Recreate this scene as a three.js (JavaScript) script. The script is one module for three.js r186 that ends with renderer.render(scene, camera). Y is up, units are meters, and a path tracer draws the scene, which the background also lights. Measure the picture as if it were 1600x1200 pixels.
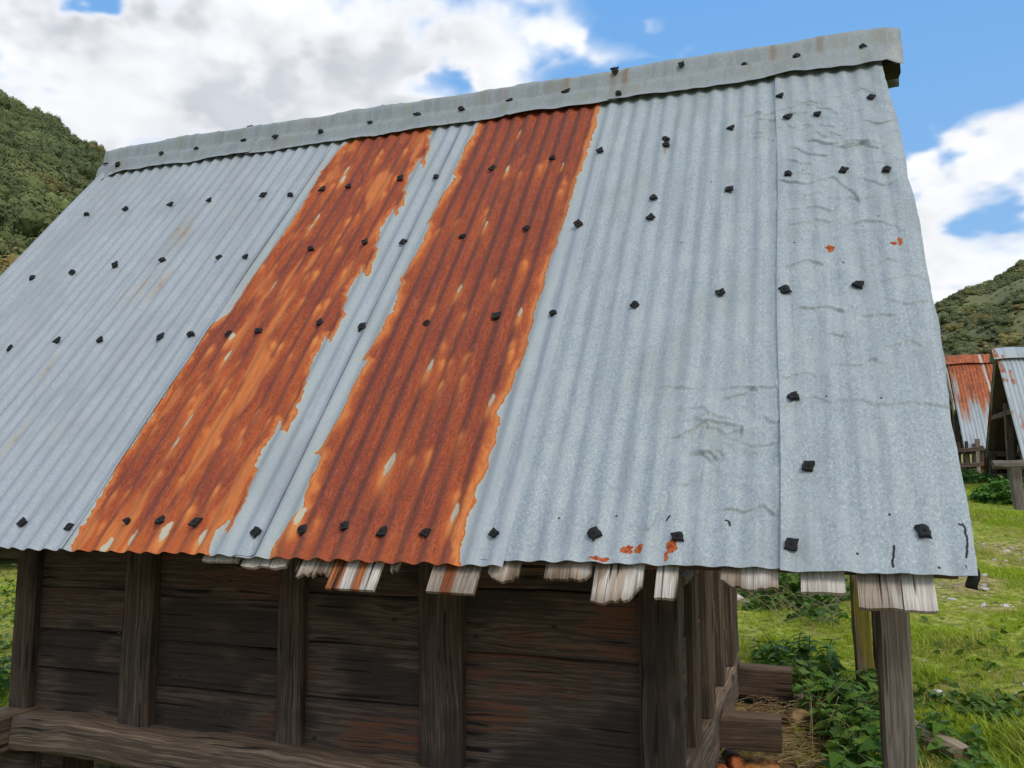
import * as THREE from 'three';
import { mergeGeometries, mergeVertices, toCreasedNormals } from 'three/addons/utils/BufferGeometryUtils.js';

// ------------------------------------------------------------------ helpers used by everything
const V3 = (x, y, z) => new THREE.Vector3(x, y, z);
const clamp = (x, a = 0, b = 1) => (x < a ? a : x > b ? b : x);
const lerp = (a, b, t) => a + (b - a) * t;
const sstep = (a, b, x) => { const t = clamp((x - a) / (b - a)); return t * t * (3 - 2 * t); };
function rng(seed) { let s = seed >>> 0; return () => { s = (s + 0x6d2b79f5) >>> 0; let t = s; t = Math.imul(t ^ (t >>> 15), t | 1); t ^= t + Math.imul(t ^ (t >>> 7), t | 61); return ((t ^ (t >>> 14)) >>> 0) / 4294967296; }; }
const HT = new Float32Array(65536); { const r = rng(99); for (let i = 0; i < 65536; i++) HT[i] = r(); }
const hash2 = (x, y) => HT[(Math.imul(x, 374761393) + Math.imul(y, 668265263) ^ (Math.imul(x ^ y, 1274126177) >>> 13)) & 65535];
function vn(x, y, px = 0, py = 0) {           // value noise 0..1, tiling every px, py cells when given
  let ix = Math.floor(x), iy = Math.floor(y); const fx = x - ix, fy = y - iy;
  const ux = fx * fx * (3 - 2 * fx), uy = fy * fy * (3 - 2 * fy);
  let x1 = ix + 1, y1 = iy + 1;
  if (px) { ix = ((ix % px) + px) % px; x1 = ((x1 % px) + px) % px; }
  if (py) { iy = ((iy % py) + py) % py; y1 = ((y1 % py) + py) % py; }
  const a = hash2(ix, iy), b = hash2(x1, iy), c = hash2(ix, y1), d = hash2(x1, y1);
  return a + (b - a) * ux + (c - a) * uy + (a - b - c + d) * ux * uy;
}
function fbm(x, y, o = 4, px = 0, py = 0) { let s = 0, a = 0.5, n = 0; for (let i = 0; i < o; i++) { s += a * vn(x + i * 17.3 * (px ? 0 : 1), y + i * 9.1 * (py ? 0 : 1), px, py); n += a; a *= 0.5; x *= 2; y *= 2; px *= 2; py *= 2; } return s / n; }

// ------------------------------------------------------------------ camera
const EYE = 1.6;
const scene = new THREE.Scene();
const camera = new THREE.PerspectiveCamera(48.07, 4 / 3, 0.05, 4000);
camera.position.set(0, EYE, 0);
camera.rotation.order = 'YXZ';
camera.rotation.set(0.1136, 0.3302, 0);
camera.updateMatrixWorld();

// ------------------------------------------------------------------ sky and sun
const SUN_DIR = V3(0.60, 0.76, 0.42).normalize();
{
  const W = 2048, H = 2048, data = new Float32Array(W * H * 4);
  // broad cloud masses and blue openings: azimuth, elevation, half width, half height (degrees), strength
  const masses = [[-49, 21, 9, 9, .5], [-37, 27, 12, 8, .5], [-28, 25, 8, 5, .42], [-21.5, 29, 4, 4, .32], [-30, 21, 8, 3, .35], [-16, 30, 2.4, 3, .3], [-19, 26.5, 3.5, 2.2, .34], [-14.5, 28.5, 1.6, 1.2, .34],
    [-11.8, 27.1, 1.7, 1.2, .36], [-9.4, 26.6, 1.4, .9, .32], [-5.3, 26.7, 1.9, 1.1, .36], [-8, 29.0, 1, .6, .15], [9.6, 18.2, 3.0, 2.6, .66], [13.2, 19.4, 3.6, 2.5, .7], [6.5, 16, 2.5, 3, .55], [8.5, 12, 7, 2.7, .5], [14, 12, 6, 2, .35], [10.8, 23.0, .7, .9, .3], [16, 16.5, 3, 2, .3],
    [-45.6, 27.3, 1.7, .9, -.40], [-46.6, 26.7, 1.0, .6, -.3], [-24.9, 25.7, 2.1, .65, -.34], [-22.5, 25.3, 1.5, .6, -.28], [-17.6, 27.2, 1.3, 1.4, -.26], [-7.5, 28.6, 2.5, .8, .2], [-1.5, 27.5, 1.6, .6, .2], [-3, 28, 8, 5, -.3], [5, 23, 6, 5, -.32], [10.9, 14.4, 1.3, .6, -.42], [12.5, 15.2, 1.4, .7, -.25], [13, 24, 6, 4, -.35]];
  for (let j = 0; j < H; j++) {
    const el = (j + .5) / H * Math.PI - Math.PI / 2, eld = el * 180 / Math.PI;
    for (let i = 0; i < W; i++) {
      const th = ((i + .5) / W - .5) * 2 * Math.PI, x = Math.cos(el) * Math.cos(th), z = Math.cos(el) * Math.sin(th), y = Math.sin(el), k = (j * W + i) * 4;
      let r, g, b;
      if (y < -0.02) { r = .16; g = .17; b = .12; }
      else {
        const t = Math.pow(clamp(y), .5);
        r = lerp(.36, .035, t); g = lerp(.52, .225, t); b = lerp(.67, .585, t);
        const az = Math.atan2(x, -z) * 180 / Math.PI;
        const q = 1 / (y + .16), sx = x * q, sz = z * q;
        const n = fbm(sx * 2.2 + 11.3, sz * 2.2 + 4.7, 5), fine = fbm(sx * 9 + 3.1, sz * 9 + 8.2, 5);
        const fr = fbm(az * .55 + 100, eld * .8 + 50, 5);
        let m = 0;
        if (az > -75 && az < 40 && eld > 0 && eld < 50) for (const c of masses) { const dx = (az + (fr - .5) * 6 - c[0]) / c[2], dy = (eld + (fine - .5) * 3 - c[1]) / c[3], e = dx * dx + dy * dy; if (e < 7) m += c[4] * Math.exp(-e); }
        const inside = sstep(-80, -60, az) * (1 - sstep(22, 42, az)) * (1 - sstep(38, 55, eld));
        const left = sstep(10, -60, az);
        const general = .30 + n * .5 + left * .05 * inside;
        const cov = lerp(general, .10 + m + (n - .5) * .25 + left * .06, inside) + (fine - .5) * .34 + (fr - .5) * .50;
        const a = sstep(.25, .72, cov), thick = sstep(.5, .95, cov);
        const shade = fbm(sx * 3.1 + 40, sz * 3.1 + 21, 4), tex = fbm(az * .16 + 31, eld * .3 + 77, 4);
        const grey = clamp(thick * (.25 + 1.1 * sstep(.38, .66, tex * .65 + shade * .35)) * (.45 + .55 * left) + sstep(24, 15, eld) * .25 * left);
        const cr = lerp(.76, .46, grey), cg = lerp(.765, .485, grey), cb = lerp(.78, .525, grey);
        const gl = .9 + .2 * fine;
        r = lerp(r, cr * gl, a); g = lerp(g, cg * gl, a); b = lerp(b, cb * gl, a);
      }
      data[k] = r; data[k + 1] = g; data[k + 2] = b; data[k + 3] = 1;
    }
  }
  const sky = new THREE.DataTexture(data, W, H, THREE.RGBAFormat, THREE.FloatType);
  sky.mapping = THREE.EquirectangularReflectionMapping; sky.magFilter = THREE.LinearFilter; sky.minFilter = THREE.LinearFilter; sky.needsUpdate = true;
  scene.background = sky; scene.environment = sky;
}
const sun = new THREE.DirectionalLight(0xfff2dd, 1.1);
sun.position.copy(SUN_DIR).multiplyScalar(60); sun.target.position.set(0, 1, -6); sun.castShadow = true; sun.shadow.radius = 38;
Object.assign(sun.shadow.camera, { left: -25, right: 25, top: 25, bottom: -25, near: 1, far: 150 }); sun.shadow.mapSize.set(4096, 4096);
scene.add(sun, sun.target);
const renderer = new THREE.WebGLRenderer({ antialias: true });
renderer.toneMapping = THREE.LinearToneMapping; renderer.toneMappingExposure = 1.36; renderer.shadowMap.enabled = true;

// ------------------------------------------------------------------ naming and structure
const used = new Set();
function numbered(name) { if (!used.has(name)) { used.add(name); return name; } let n = 1; while (used.has(name + '_' + String(n).padStart(3, '0'))) n++; const s = name + '_' + String(n).padStart(3, '0'); used.add(s); return s; }
function part(name, geo, mat, parent) { const m = new THREE.Mesh(geo, mat); m.name = name; m.castShadow = m.receiveShadow = true; parent.add(m); return m; }
function base(name, label, category, pos = [0, 0, 0], group) { const o = new THREE.Group(); o.name = numbered(name); o.position.set(...pos); o.userData = { label, category }; if (group) o.userData.group = group; scene.add(o); return o; }
function thing(name, geo, mat, label, category, group) { const m = part(numbered(name), geo, mat, scene); m.userData = { label, category }; if (group) m.userData.group = group; return m; }
function struct(name, geo, mat) { const m = part(numbered(name), geo, mat, scene); m.userData.kind = 'structure'; return m; }
function stuff(m, name, label, category, parent) { m.name = numbered(name); m.userData = { kind: 'stuff', label, category }; m.castShadow = m.receiveShadow = true; (parent || scene).add(m); return m; }

// ------------------------------------------------------------------ texture helpers
function tex8(W, H, fn, srgb, repeat = true) {
  const d = new Uint8Array(W * H * 4), o = [0, 0, 0];
  for (let j = 0; j < H; j++) for (let i = 0; i < W; i++) { fn(i / W, j / H, o, i, j); const k = (j * W + i) * 4; d[k] = clamp(o[0], 0, 255); d[k + 1] = clamp(o[1], 0, 255); d[k + 2] = clamp(o[2], 0, 255); d[k + 3] = 255; }
  const t = new THREE.DataTexture(d, W, H, THREE.RGBAFormat); t.magFilter = THREE.LinearFilter; t.minFilter = THREE.LinearMipmapLinearFilter; t.generateMipmaps = true;
  if (repeat) t.wrapS = t.wrapT = THREE.RepeatWrapping;
  if (srgb) t.colorSpace = THREE.SRGBColorSpace;
  t.needsUpdate = true; return t;
}
const mix3 = (o, c, t) => { o[0] += (c[0] - o[0]) * t; o[1] += (c[1] - o[1]) * t; o[2] += (c[2] - o[2]) * t; };
const set3 = (o, c) => { o[0] = c[0]; o[1] = c[1]; o[2] = c[2]; };

// weathered wood: 2 m along the grain (u) by 1 m across (v)
function woodField(seed, knots) {
  const r = rng(seed), K = []; for (let i = 0; i < knots; i++) K.push([r() * 2, r(), .012 + r() * .022]);
  return (u, v) => {
    let x = u * 2, y = v, kn = 0;
    for (const [kx, ky, kr] of K) { let dx = x - kx, dy = y - ky; dx -= Math.round(dx / 2) * 2; dy -= Math.round(dy); const q = (dx * dx) / (kr * kr * 9) + (dy * dy) / (kr * kr); if (q < 9) { const e = Math.exp(-q * .9); y += dy * .9 * e; kn = Math.max(kn, Math.exp(-(dx * dx * .45 + dy * dy * 1.3) / (kr * kr) * .9)); } }
    const warp = fbm(u * 3, v * 6, 2, 3, 6);
    const fib = fbm(u * 10, (y + warp * .02) * 190, 3, 10, 190);
    const ring = .5 + .5 * Math.sin((y * 34 + warp * 1.1 + .6 * vn(y * 12, 4.4, 12)) * 6.283);
    const fine = vn(u * 40, (y + warp * .02) * 480, 40, 480);
    const cr = vn(u * 7 + 3, (y + warp * .012) * 90 + 2, 7, 90), crack = sstep(.80, .93, cr) * sstep(.35, .6, vn(u * 14, y * 12, 14, 12));
    const patch = fbm(u * 5, v * 7, 4, 5, 7);
    return { fib, ring, fine, crack, patch, kn, g: fib * .62 + ring * .10 + fine * .28 };
  };
}
function woodSet(seed, knots, shade, bump = .003, rough = .85) {
  const f = woodField(seed, knots), N = 1024, hgt = new Float32Array(N * N);
  const map = tex8(N, N, (u, v, o, i, j) => { const w = f(u, v); hgt[j * N + i] = clamp(w.g * .8 + .2 - w.crack * .75 + w.kn * .15); shade(w, o); }, true);
  const bmp = tex8(N, N, (u, v, o, i, j) => { o[0] = o[1] = o[2] = hgt[j * N + i] * 255; }, false);
  return new THREE.MeshStandardMaterial({ map, bumpMap: bmp, bumpScale: bump, roughness: rough, metalness: 0 });
}
const C = { };
const M = {};
M.wall = woodSet(5, 14, (w, o) => { set3(o, [74, 62, 52]); mix3(o, [124, 106, 90], sstep(.34, .76, w.g) * .9); mix3(o, [46, 40, 36], sstep(.52, .34, w.patch) * .6); mix3(o, [104, 92, 80], sstep(.62, .8, w.fine) * sstep(.5, .6, w.patch) * .5); mix3(o, [128, 74, 46], sstep(.60, .74, w.patch) * sstep(.45, .65, w.fib) * .7); mix3(o, [92, 80, 64], sstep(.15, .9, w.kn) * .55 * (.4 + .6 * w.fine)); mix3(o, [40, 33, 28], sstep(.9, .98, w.kn) * .7); mix3(o, [20, 16, 13], w.crack * .9); });
M.post = woodSet(17, 9, (w, o) => { set3(o, [72, 61, 52]); mix3(o, [120, 103, 88], sstep(.35, .78, w.g)); mix3(o, [88, 68, 52], sstep(.55, .7, w.patch) * .4); mix3(o, [52, 44, 37], sstep(.48, .3, w.patch) * .6); mix3(o, [30, 24, 20], w.kn * .5); mix3(o, [24, 20, 17], w.crack * .8); });
M.sill = woodSet(29, 12, (w, o) => { set3(o, [86, 74, 64]); mix3(o, [134, 117, 101], sstep(.38, .74, w.g)); mix3(o, [72, 60, 50], sstep(.5, .32, w.patch) * .6); mix3(o, [26, 20, 16], w.crack); });
M.pale = woodSet(41, 3, (w, o) => { set3(o, [192, 188, 182]); mix3(o, [222, 218, 211], sstep(.4, .7, w.fine)); mix3(o, [138, 120, 102], sstep(.58, .68, w.patch) * .5); mix3(o, [104, 92, 82], sstep(.34, .22, w.fib) * .6); mix3(o, [92, 80, 70], sstep(.56, .64, w.patch) * sstep(.5, .62, w.fine) * .5); mix3(o, [42, 32, 26], w.crack); mix3(o, [60, 48, 38], w.kn * .8); }, .004);
M.pale.vertexColors = true;
M.porch = woodSet(53, 5, (w, o) => { set3(o, [96, 89, 83]); mix3(o, [134, 126, 118], sstep(.35, .75, w.g)); mix3(o, [74, 65, 57], sstep(.48, .3, w.patch) * .5); mix3(o, [122, 100, 72], w.kn * .5); mix3(o, [44, 38, 33], w.crack * .7); });
M.moss = woodSet(67, 4, (w, o) => { set3(o, [92, 78, 62]); mix3(o, [128, 112, 92], sstep(.4, .75, w.g)); mix3(o, [122, 116, 24], sstep(.38, .56, w.patch) * (.45 + .55 * w.fine)); mix3(o, [30, 25, 18], w.crack); });
M.sillLitDust = M.sill.clone(); M.sillLitDust.vertexColors = true; M.jut = M.post.clone(); M.jut.vertexColors = true;  // both take vertex colours with painted top light and dust
M.deck = new THREE.MeshStandardMaterial({ color: new THREE.Color().setRGB(.045, .036, .028), roughness: .95 });

// a hewn length of timber: runs from a to b, w across, h along "up"; chamfered, slightly uneven, uv in metres along the grain
let beamSeed = 1;
function litDusty(g) { const n = g.attributes.normal, p = g.attributes.position, c = []; for (let i = 0; i < n.count; i++) { const k = sstep(.6, .9, n.getY(i)) * (.6 + .4 * vn(p.getX(i) * 8, p.getZ(i) * 8 + 40)); c.push(1 + 1.0 * k, 1 + .88 * k, 1 + .66 * k); } g.setAttribute('color', new THREE.Float32BufferAttribute(c, 3)); return g; }  // upward faces lightened: dust, plus light from above painted into vertex colour
function timber(a, b, w, h, { up = V3(0, 1, 0), seg = 0, jit = .004, ch = .010, taper = 1, bow = 0 } = {}) {
  const r = rng(beamSeed++ * 7919), A = a.clone(), X = b.clone().sub(a), len = X.length(); X.normalize();
  const Z = X.clone().cross(up).normalize(), Y = Z.clone().cross(X).normalize();
  const n = seg || Math.max(2, Math.min(24, Math.round(len / .12)));
  const c = Math.min(ch, w * .3, h * .3), prof = [[-w / 2 + c, -h / 2], [w / 2 - c, -h / 2], [w / 2, -h / 2 + c], [w / 2, h / 2 - c], [w / 2 - c, h / 2], [-w / 2 + c, h / 2], [-w / 2, h / 2 - c], [-w / 2, -h / 2 + c]];
  const per = [0]; for (let k = 0; k < 8; k++) { const p = prof[k], q = prof[(k + 1) % 8]; per.push(per[k] + Math.hypot(q[0] - p[0], q[1] - p[1])); }
  const ou = r() * 2, ov = r(), P = [], ph = r() * 9, pos = [], uv = [], idx = [];
  for (let i = 0; i <= n; i++) {
    const t = i / n, ring = [], s = lerp(1, taper, t), oy = Math.sin(t * Math.PI) * bow + (vn(t * len * 2.2 + ph, 3.3) - .5) * jit * 2.2, oz = (vn(t * len * 2.2 + ph, 8.3) - .5) * jit * 2.2;
    for (const [z, y] of prof) ring.push(A.clone().addScaledVector(X, t * len + (i === 0 || i === n ? (r() - .5) * jit * 1.6 : 0)).addScaledVector(Z, z * s + oz + (r() - .5) * jit).addScaledVector(Y, y * s + oy + (r() - .5) * jit));
    P.push(ring);
  }
  const push = (p, u, v) => { pos.push(p.x, p.y, p.z); uv.push(u, v); return pos.length / 3 - 1; };
  for (let k = 0; k < 8; k++) for (let i = 0; i < n; i++) {
    const k2 = (k + 1) % 8, u0 = (i / n * len) / 2 + ou, u1 = ((i + 1) / n * len) / 2 + ou, v0 = per[k] + ov, v1 = per[k + 1] + ov;
    const p0 = push(P[i][k], u0, v0), p1 = push(P[i + 1][k], u1, v0), p2 = push(P[i + 1][k2], u1, v1), p3 = push(P[i][k2], u0, v1);
    idx.push(p0, p1, p2, p0, p2, p3);
  }
  for (const [i, fl] of [[0, 1], [n, 0]]) {
    const cc = V3(0, 0, 0); P[i].forEach(p => cc.add(p)); cc.multiplyScalar(1 / 8);
    const c0 = push(cc, ou, ov); for (let k = 0; k < 8; k++) { const a1 = prof[k], b1 = prof[(k + 1) % 8]; const q0 = push(P[i][k], ou + a1[1] * .12, ov + a1[0]), q1 = push(P[i][(k + 1) % 8], ou + b1[1] * .12, ov + b1[0]); idx.push(...(fl ? [c0, q0, q1] : [c0, q1, q0])); }
  }
  const g = new THREE.BufferGeometry(); g.setAttribute('position', new THREE.Float32BufferAttribute(pos, 3)); g.setAttribute('uv', new THREE.Float32BufferAttribute(uv, 2)); g.setIndex(idx);
  return toCreasedNormals(g, .5);
}
// a thin curved plate: fn(s,t) gives a point and its outward direction; it gets a back and closed edges
function plate(fn, nu, nv, thick, uvfn, colfn) {
  const pos = [], uv = [], idx = [], col = [], N = (nu + 1) * (nv + 1);
  for (let side = 0; side < 2; side++) for (let j = 0; j <= nv; j++) for (let i = 0; i <= nu; i++) {
    const s = i / nu, t = j / nv, { p, n } = fn(s, t); const d = side ? -thick : 0;
    pos.push(p.x + n.x * d, p.y + n.y * d, p.z + n.z * d); const w = uvfn ? uvfn(s, t) : [s, t]; uv.push(w[0], w[1]);
    if (colfn) col.push(...colfn(s, t));
  }
  for (let j = 0; j < nv; j++) for (let i = 0; i < nu; i++) {
    const a = j * (nu + 1) + i, b = a + 1, c = a + nu + 1, d = c + 1;
    idx.push(a, b, d, a, d, c, N + a, N + d, N + b, N + a, N + c, N + d);
  }
  let g = new THREE.BufferGeometry(); g.setAttribute('position', new THREE.Float32BufferAttribute(pos, 3)); g.setAttribute('uv', new THREE.Float32BufferAttribute(uv, 2));
  if (colfn) g.setAttribute('color', new THREE.Float32BufferAttribute(col, 3));
  g.setIndex(idx); g.computeVertexNormals();
  const e = [], edge = (a, b) => e.push(a, N + a, N + b, a, N + b, b);
  for (let i = 0; i < nu; i++) { edge(i, i + 1); edge(nv * (nu + 1) + i + 1, nv * (nu + 1) + i); }
  for (let j = 0; j < nv; j++) { edge((j + 1) * (nu + 1), j * (nu + 1)); edge(j * (nu + 1) + nu, (j + 1) * (nu + 1) + nu); }
  const rim = new THREE.BufferGeometry(); for (const k of ['position', 'uv', 'color']) if (g.attributes[k]) rim.setAttribute(k, g.attributes[k]); rim.setIndex(e);
  const r2 = rim.toNonIndexed(); r2.computeVertexNormals();
  return mergeGeometries([g.toNonIndexed(), r2]);
}
function rockGeo(seed, r = 1, sy = .7, det = 3) {
  const g0 = new THREE.IcosahedronGeometry(1, det), q = g0.attributes.position, rr = rng(seed), cuts = [];
  for (let i = 0; i < 9; i++) { const d = V3(rr() - .5, rr() - .5, rr() - .5).normalize(); cuts.push([d, .62 + rr() * .3]); }
  for (let i = 0; i < q.count; i++) { const p = V3(q.getX(i), q.getY(i), q.getZ(i)), d = p.clone(); for (const [n, c] of cuts) { const k = p.dot(n); if (k > c) p.addScaledVector(n, c - k); } const w = (fbm(d.x * 3 + seed + 9, d.y * 3 + d.z * 2.3 + 9, 3) - .5) * .16; p.addScaledVector(d, w); q.setXYZ(i, p.x * r, p.y * r * sy, p.z * r); }
  g0.deleteAttribute('normal'); const g = mergeVertices(g0, 1e-4); return toCreasedNormals(g, .45);
}

// ------------------------------------------------------------------ ground
const GZ = [[60, -3], [3, -.1], [0, 0], [-3, .15], [-5.6, .33], [-14, 1.24], [-18.6, 1.5], [-22, 1.65], [-30, 2.2], [-60, 5], [-120, 9]];
function gz(z) { if (z >= GZ[0][0]) return GZ[0][1]; for (let i = 1; i < GZ.length; i++) if (z >= GZ[i][0]) { const t = (z - GZ[i][0]) / (GZ[i - 1][0] - GZ[i][0]); return lerp(GZ[i][1], GZ[i - 1][1], t); } return 9; }
function ground(x, z) {
  let h = (gz(z - .8) + gz(z + .8) + gz(z) * 2) / 4;
  h -= .05 * clamp(-3 - x, 0, 40);
  h += (fbm(x * .5 + 31, z * .5 + 17, 3) - .5) * .14 * sstep(4.2, 7, Math.hypot(x - .2, z)) + (fbm(x * 3 + 5, z * 3 + 9, 3) - .5) * .05;
  return h;
}
function addedPath(x, z) { return sstep(-3.05, -2.5, z + (fbm(x * 2, z * 2, 3) - .5) * .6) * sstep(4, 1.5, z) * sstep(7, 5, Math.abs(x + 1.5)) * sstep(.6, .1, x - .9 + (fbm(x * 2 + 9, z * 2, 3) - .5)); }  // unseen trodden path, added so its grey-brown bounce keeps green off the walls
function bare(x, z) { const dx = (x - 1.9 - (z + 9.5) * -.12) / 1.0, dz = (z + 9.0) / 2.6; return clamp(Math.exp(-(dx * dx + dz * dz)) * 1.35 * sstep(.34, .66, fbm(x * 1.6 + 3, z * 1.2 + 8, 4))); }
{
  const R = [0]; let r = .6; while (r < 1500) { R.push(r); r *= r < 30 ? 1.045 : 1.12; }
  const NA = 300, pos = [], uv = [], col = [], idx = [];
  for (const rr of R) for (let k = 0; k <= NA; k++) {
    const a = k / NA * Math.PI * 2, x = Math.sin(a) * rr, z = -Math.cos(a) * rr; const far = sstep(60, 140, rr);
    pos.push(x, lerp(ground(x, z), 3, far), z); uv.push(x / 3, z / 3);
    const b = Math.max(bare(x, z), addedPath(x, z)), n = fbm(x * .35, z * .35, 3), hut = sstep(.55, .1, Math.max(Math.abs(x + 1.9) - 1.75, Math.abs(z + 4.4) - 1.2));
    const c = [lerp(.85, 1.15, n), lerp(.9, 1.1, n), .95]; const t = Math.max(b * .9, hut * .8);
    if (hut > b) col.push(lerp(c[0], .62, hut * .9), lerp(c[1], .36, hut * .9), lerp(c[2], .78, hut * .9)); else { const pw = addedPath(x, z), e = pw > .5 * b ? [.70, .46, 2.7] : [1.02, .72, 1.9]; col.push(lerp(c[0], e[0], b), lerp(c[1], e[1], b), lerp(c[2], e[2], b)); }
  }
  for (let i = 0; i < R.length - 1; i++) for (let k = 0; k < NA; k++) { const a = i * (NA + 1) + k, b = a + 1, c = a + NA + 1, d = c + 1; idx.push(a, b, d, a, d, c); }
  const g = new THREE.BufferGeometry(); g.setAttribute('position', new THREE.Float32BufferAttribute(pos, 3)); g.setAttribute('uv', new THREE.Float32BufferAttribute(uv, 2)); g.setAttribute('color', new THREE.Float32BufferAttribute(col, 3)); g.setIndex(idx); g.computeVertexNormals();
  const map = tex8(1024, 1024, (u, v, o) => { const n = fbm(u * 12, v * 12, 5, 12, 12), f = fbm(u * 90, v * 90, 2, 90, 90); set3(o, [142, 150, 54]); mix3(o, [170, 174, 74], sstep(.4, .7, f)); mix3(o, [142, 130, 70], sstep(.52, .72, n) * .6); mix3(o, [74, 78, 34], sstep(.4, .2, f) * .7); }, true);
  const bmp = tex8(512, 512, (u, v, o) => { o[0] = o[1] = o[2] = fbm(u * 60, v * 60, 3, 60, 60) * 255; }, false);
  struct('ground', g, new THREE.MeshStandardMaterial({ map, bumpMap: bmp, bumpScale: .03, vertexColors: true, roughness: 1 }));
}

// ------------------------------------------------------------------ the hut: roof frame of reference
// u runs along the eave (world x), v up the slope from the eave, h out of the roof
const YE = EYE - .2426, ZE = -2.5, SA = .8901, DY = Math.sin(SA), DZ = -Math.cos(SA), NY = Math.cos(SA), NZ = Math.sin(SA);
const APEX_V = 3.10, AY = YE + APEX_V * DY, AZ = ZE + APEX_V * DZ;
const RP = (u, v, h) => V3(u, YE + v * DY + h * NY, ZE + v * DZ + h * NZ), RN = V3(0, NY, NZ);
const RPB = (u, v, h) => { const p = RP(u, v, h); p.z = 2 * AZ - p.z; return p; };   // the back slope

const RUST1 = [[-2.496, 2.88], [-2.565, 2.571], [-2.518, 2.165], [-2.522, 1.933], [-2.55, 1.642], [-2.545, 1.371], [-2.595, 1.193], [-2.589, 1.02], [-2.589, .838], [-2.583, .631], [-2.594, .439], [-2.589, .307], [-2.579, .153], [-2.56, -.08], [-1.952, -.08], [-1.962, .107], [-1.951, .148], [-1.912, .072], [-1.911, .249], [-1.956, .4], [-1.952, .639], [-1.892, .543], [-1.899, .767], [-1.947, .938], [-1.948, 1.13], [-1.901, 1.053], [-1.89, 1.235], [-1.921, 1.272], [-1.945, 1.395], [-1.942, 1.603], [-1.888, 1.5], [-1.888, 1.721], [-1.925, 1.767], [-1.951, 1.914], [-1.939, 2.091], [-1.889, 1.991], [-1.898, 2.2], [-1.938, 2.279], [-1.951, 2.412], [-1.941, 2.565], [-1.885, 2.443], [-1.909, 2.665], [-1.98, 2.91], [-2.265, 2.91]];
const RUST2 = [[-1.665, 2.97], [-1.677, 2.69], [-1.685, 2.507], [-1.684, 2.355], [-1.662, 2.314], [-1.676, 2.209], [-1.691, 2.062], [-1.714, 1.918], [-1.68, 1.896], [-1.671, 1.719], [-1.707, 1.492], [-1.685, 1.425], [-1.671, 1.239], [-1.681, 1.116], [-1.722, .954], [-1.689, .929], [-1.691, .775], [-1.688, .62], [-1.728, .459], [-1.692, .437], [-1.668, .208], [-1.704, .125], [-1.724, -.08], [-1.01, -.08], [-1.043, .089], [-1.048, .202], [-1.044, .295], [-1.027, .463], [-1.045, .646], [-1.024, .776], [-1.004, .985], [-1.019, 1.236], [-1.012, 1.445], [-1.005, 1.649], [-.994, 1.893], [-.991, 2.106], [-.978, 2.332], [-.974, 2.644], [-.978, 2.97]];
const BARE = [[-2.376, 2.516, 1.3], [-2.361, 2.435, 1], [-2.37, 2.063, .9], [-2.373, 1.977, .9], [-2.38, 1.506, .9], [-2.431, 1.144, .8], [-2.397, 1.023, .9], [-2.387, .632, 1], [-2.379, .506, 1], [-1.382, 1.847, .7], [-1.391, 1.382, .9], [-1.39, .895, 1], [-1.083, .703, .9], [-1.399, .403, 1.4], [-1.095, .201, 1], [-1.381, 2.32, .8], [-1.075, 1.189, .8], [-1.411, 2.972, .5], [-1.09, 2.32, .5], [-1.395, 2.70, .6], [-2.317, .06, 1], [-2.187, .09, 1.1], [-2.02, .075, 1], [-1.663, .167, 1.1], [-2.41, .02, 1]];
const FLAME = [[-2.044, 2.228], [-2.09, 2.147], [-1.963, 2.44], [-2.124, 2.038], [-2.174, 1.879], [-2.172, 2.017], [-2.22, 1.55], [-2.18, 1.58], [-2.023, 1.574], [-2.137, 1.05], [-2.187, 1.074], [-2.06, .984], [-2.221, .637], [-2.148, .6], [-2.084, .514], [-1.999, .613], [-2.189, .516], [-2.528, .593], [-2.505, 1.056], [-2.441, 2.464], [-2.444, 1.654], [-1.26, .452], [-1.246, .947], [-1.327, 1.206], [-1.242, 1.408], [-1.48, 1.263], [-1.384, 2.333], [-1.204, 2.312], [-1.106, .267], [-1.311, .791], [-1.411, 1.968], [-2.229, .16], [-2.122, .174], [-1.693, .236], [-2.218, 2.292], [-2.466, .261], [-2.489, .11], [-2.006, 2.702], [-2.215, 2.615], [-2.3, .85], [-2.3, 1.4], [-2.05, 1.3], [-2.12, 1.75], [-2.37, .3], [-2.25, .33], [-2.06, .27], [-2.43, .75]];
{ const r = rng(8080); for (let i = 0; i < 42; i++) FLAME.push([-2.55 + r() * .62, r() * 2.8]); for (let i = 0; i < 18; i++) FLAME.push([-1.66 + r() * .62, r() * 2.8]); }
const SPOT = [[.108, 1.444, .016, .022], [.352, 1.452, .010, .026], [.325, 1.436, .012, .011], [-.512, .048, .017, .015], [-.478, .048, .014, .014], [-.385, .062, .020, .021], [-.395, .035, .006, .022], [-.595, .012, .03, .008]];
const TEARS = [[[.385, .166], [.388, .129], [.386, .1], [.378, .055]], [[.207, .085], [.204, .058], [.199, .018]], [[-.408, .155], [-.398, .172]], [[-.238, .158], [-.228, .156], [-.224, .14]], [[.376, .165], [.380, .161]]];
const HOLES = [[.205, .19], [.115, .06], [.31, .02], [-.30, 1.9], [.15, 1.35], [-.02, 1.5], [.23, 1.56], [.02, 2.0], [.1, 2.25], [-.05, 2.85], [.29, 1.62], [-.46, 1.56], [-.36, 2.0], [-.56, .17], [-.74, .16], [-.1, 2.3], [.06, .655], [.22, .635]];
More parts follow.
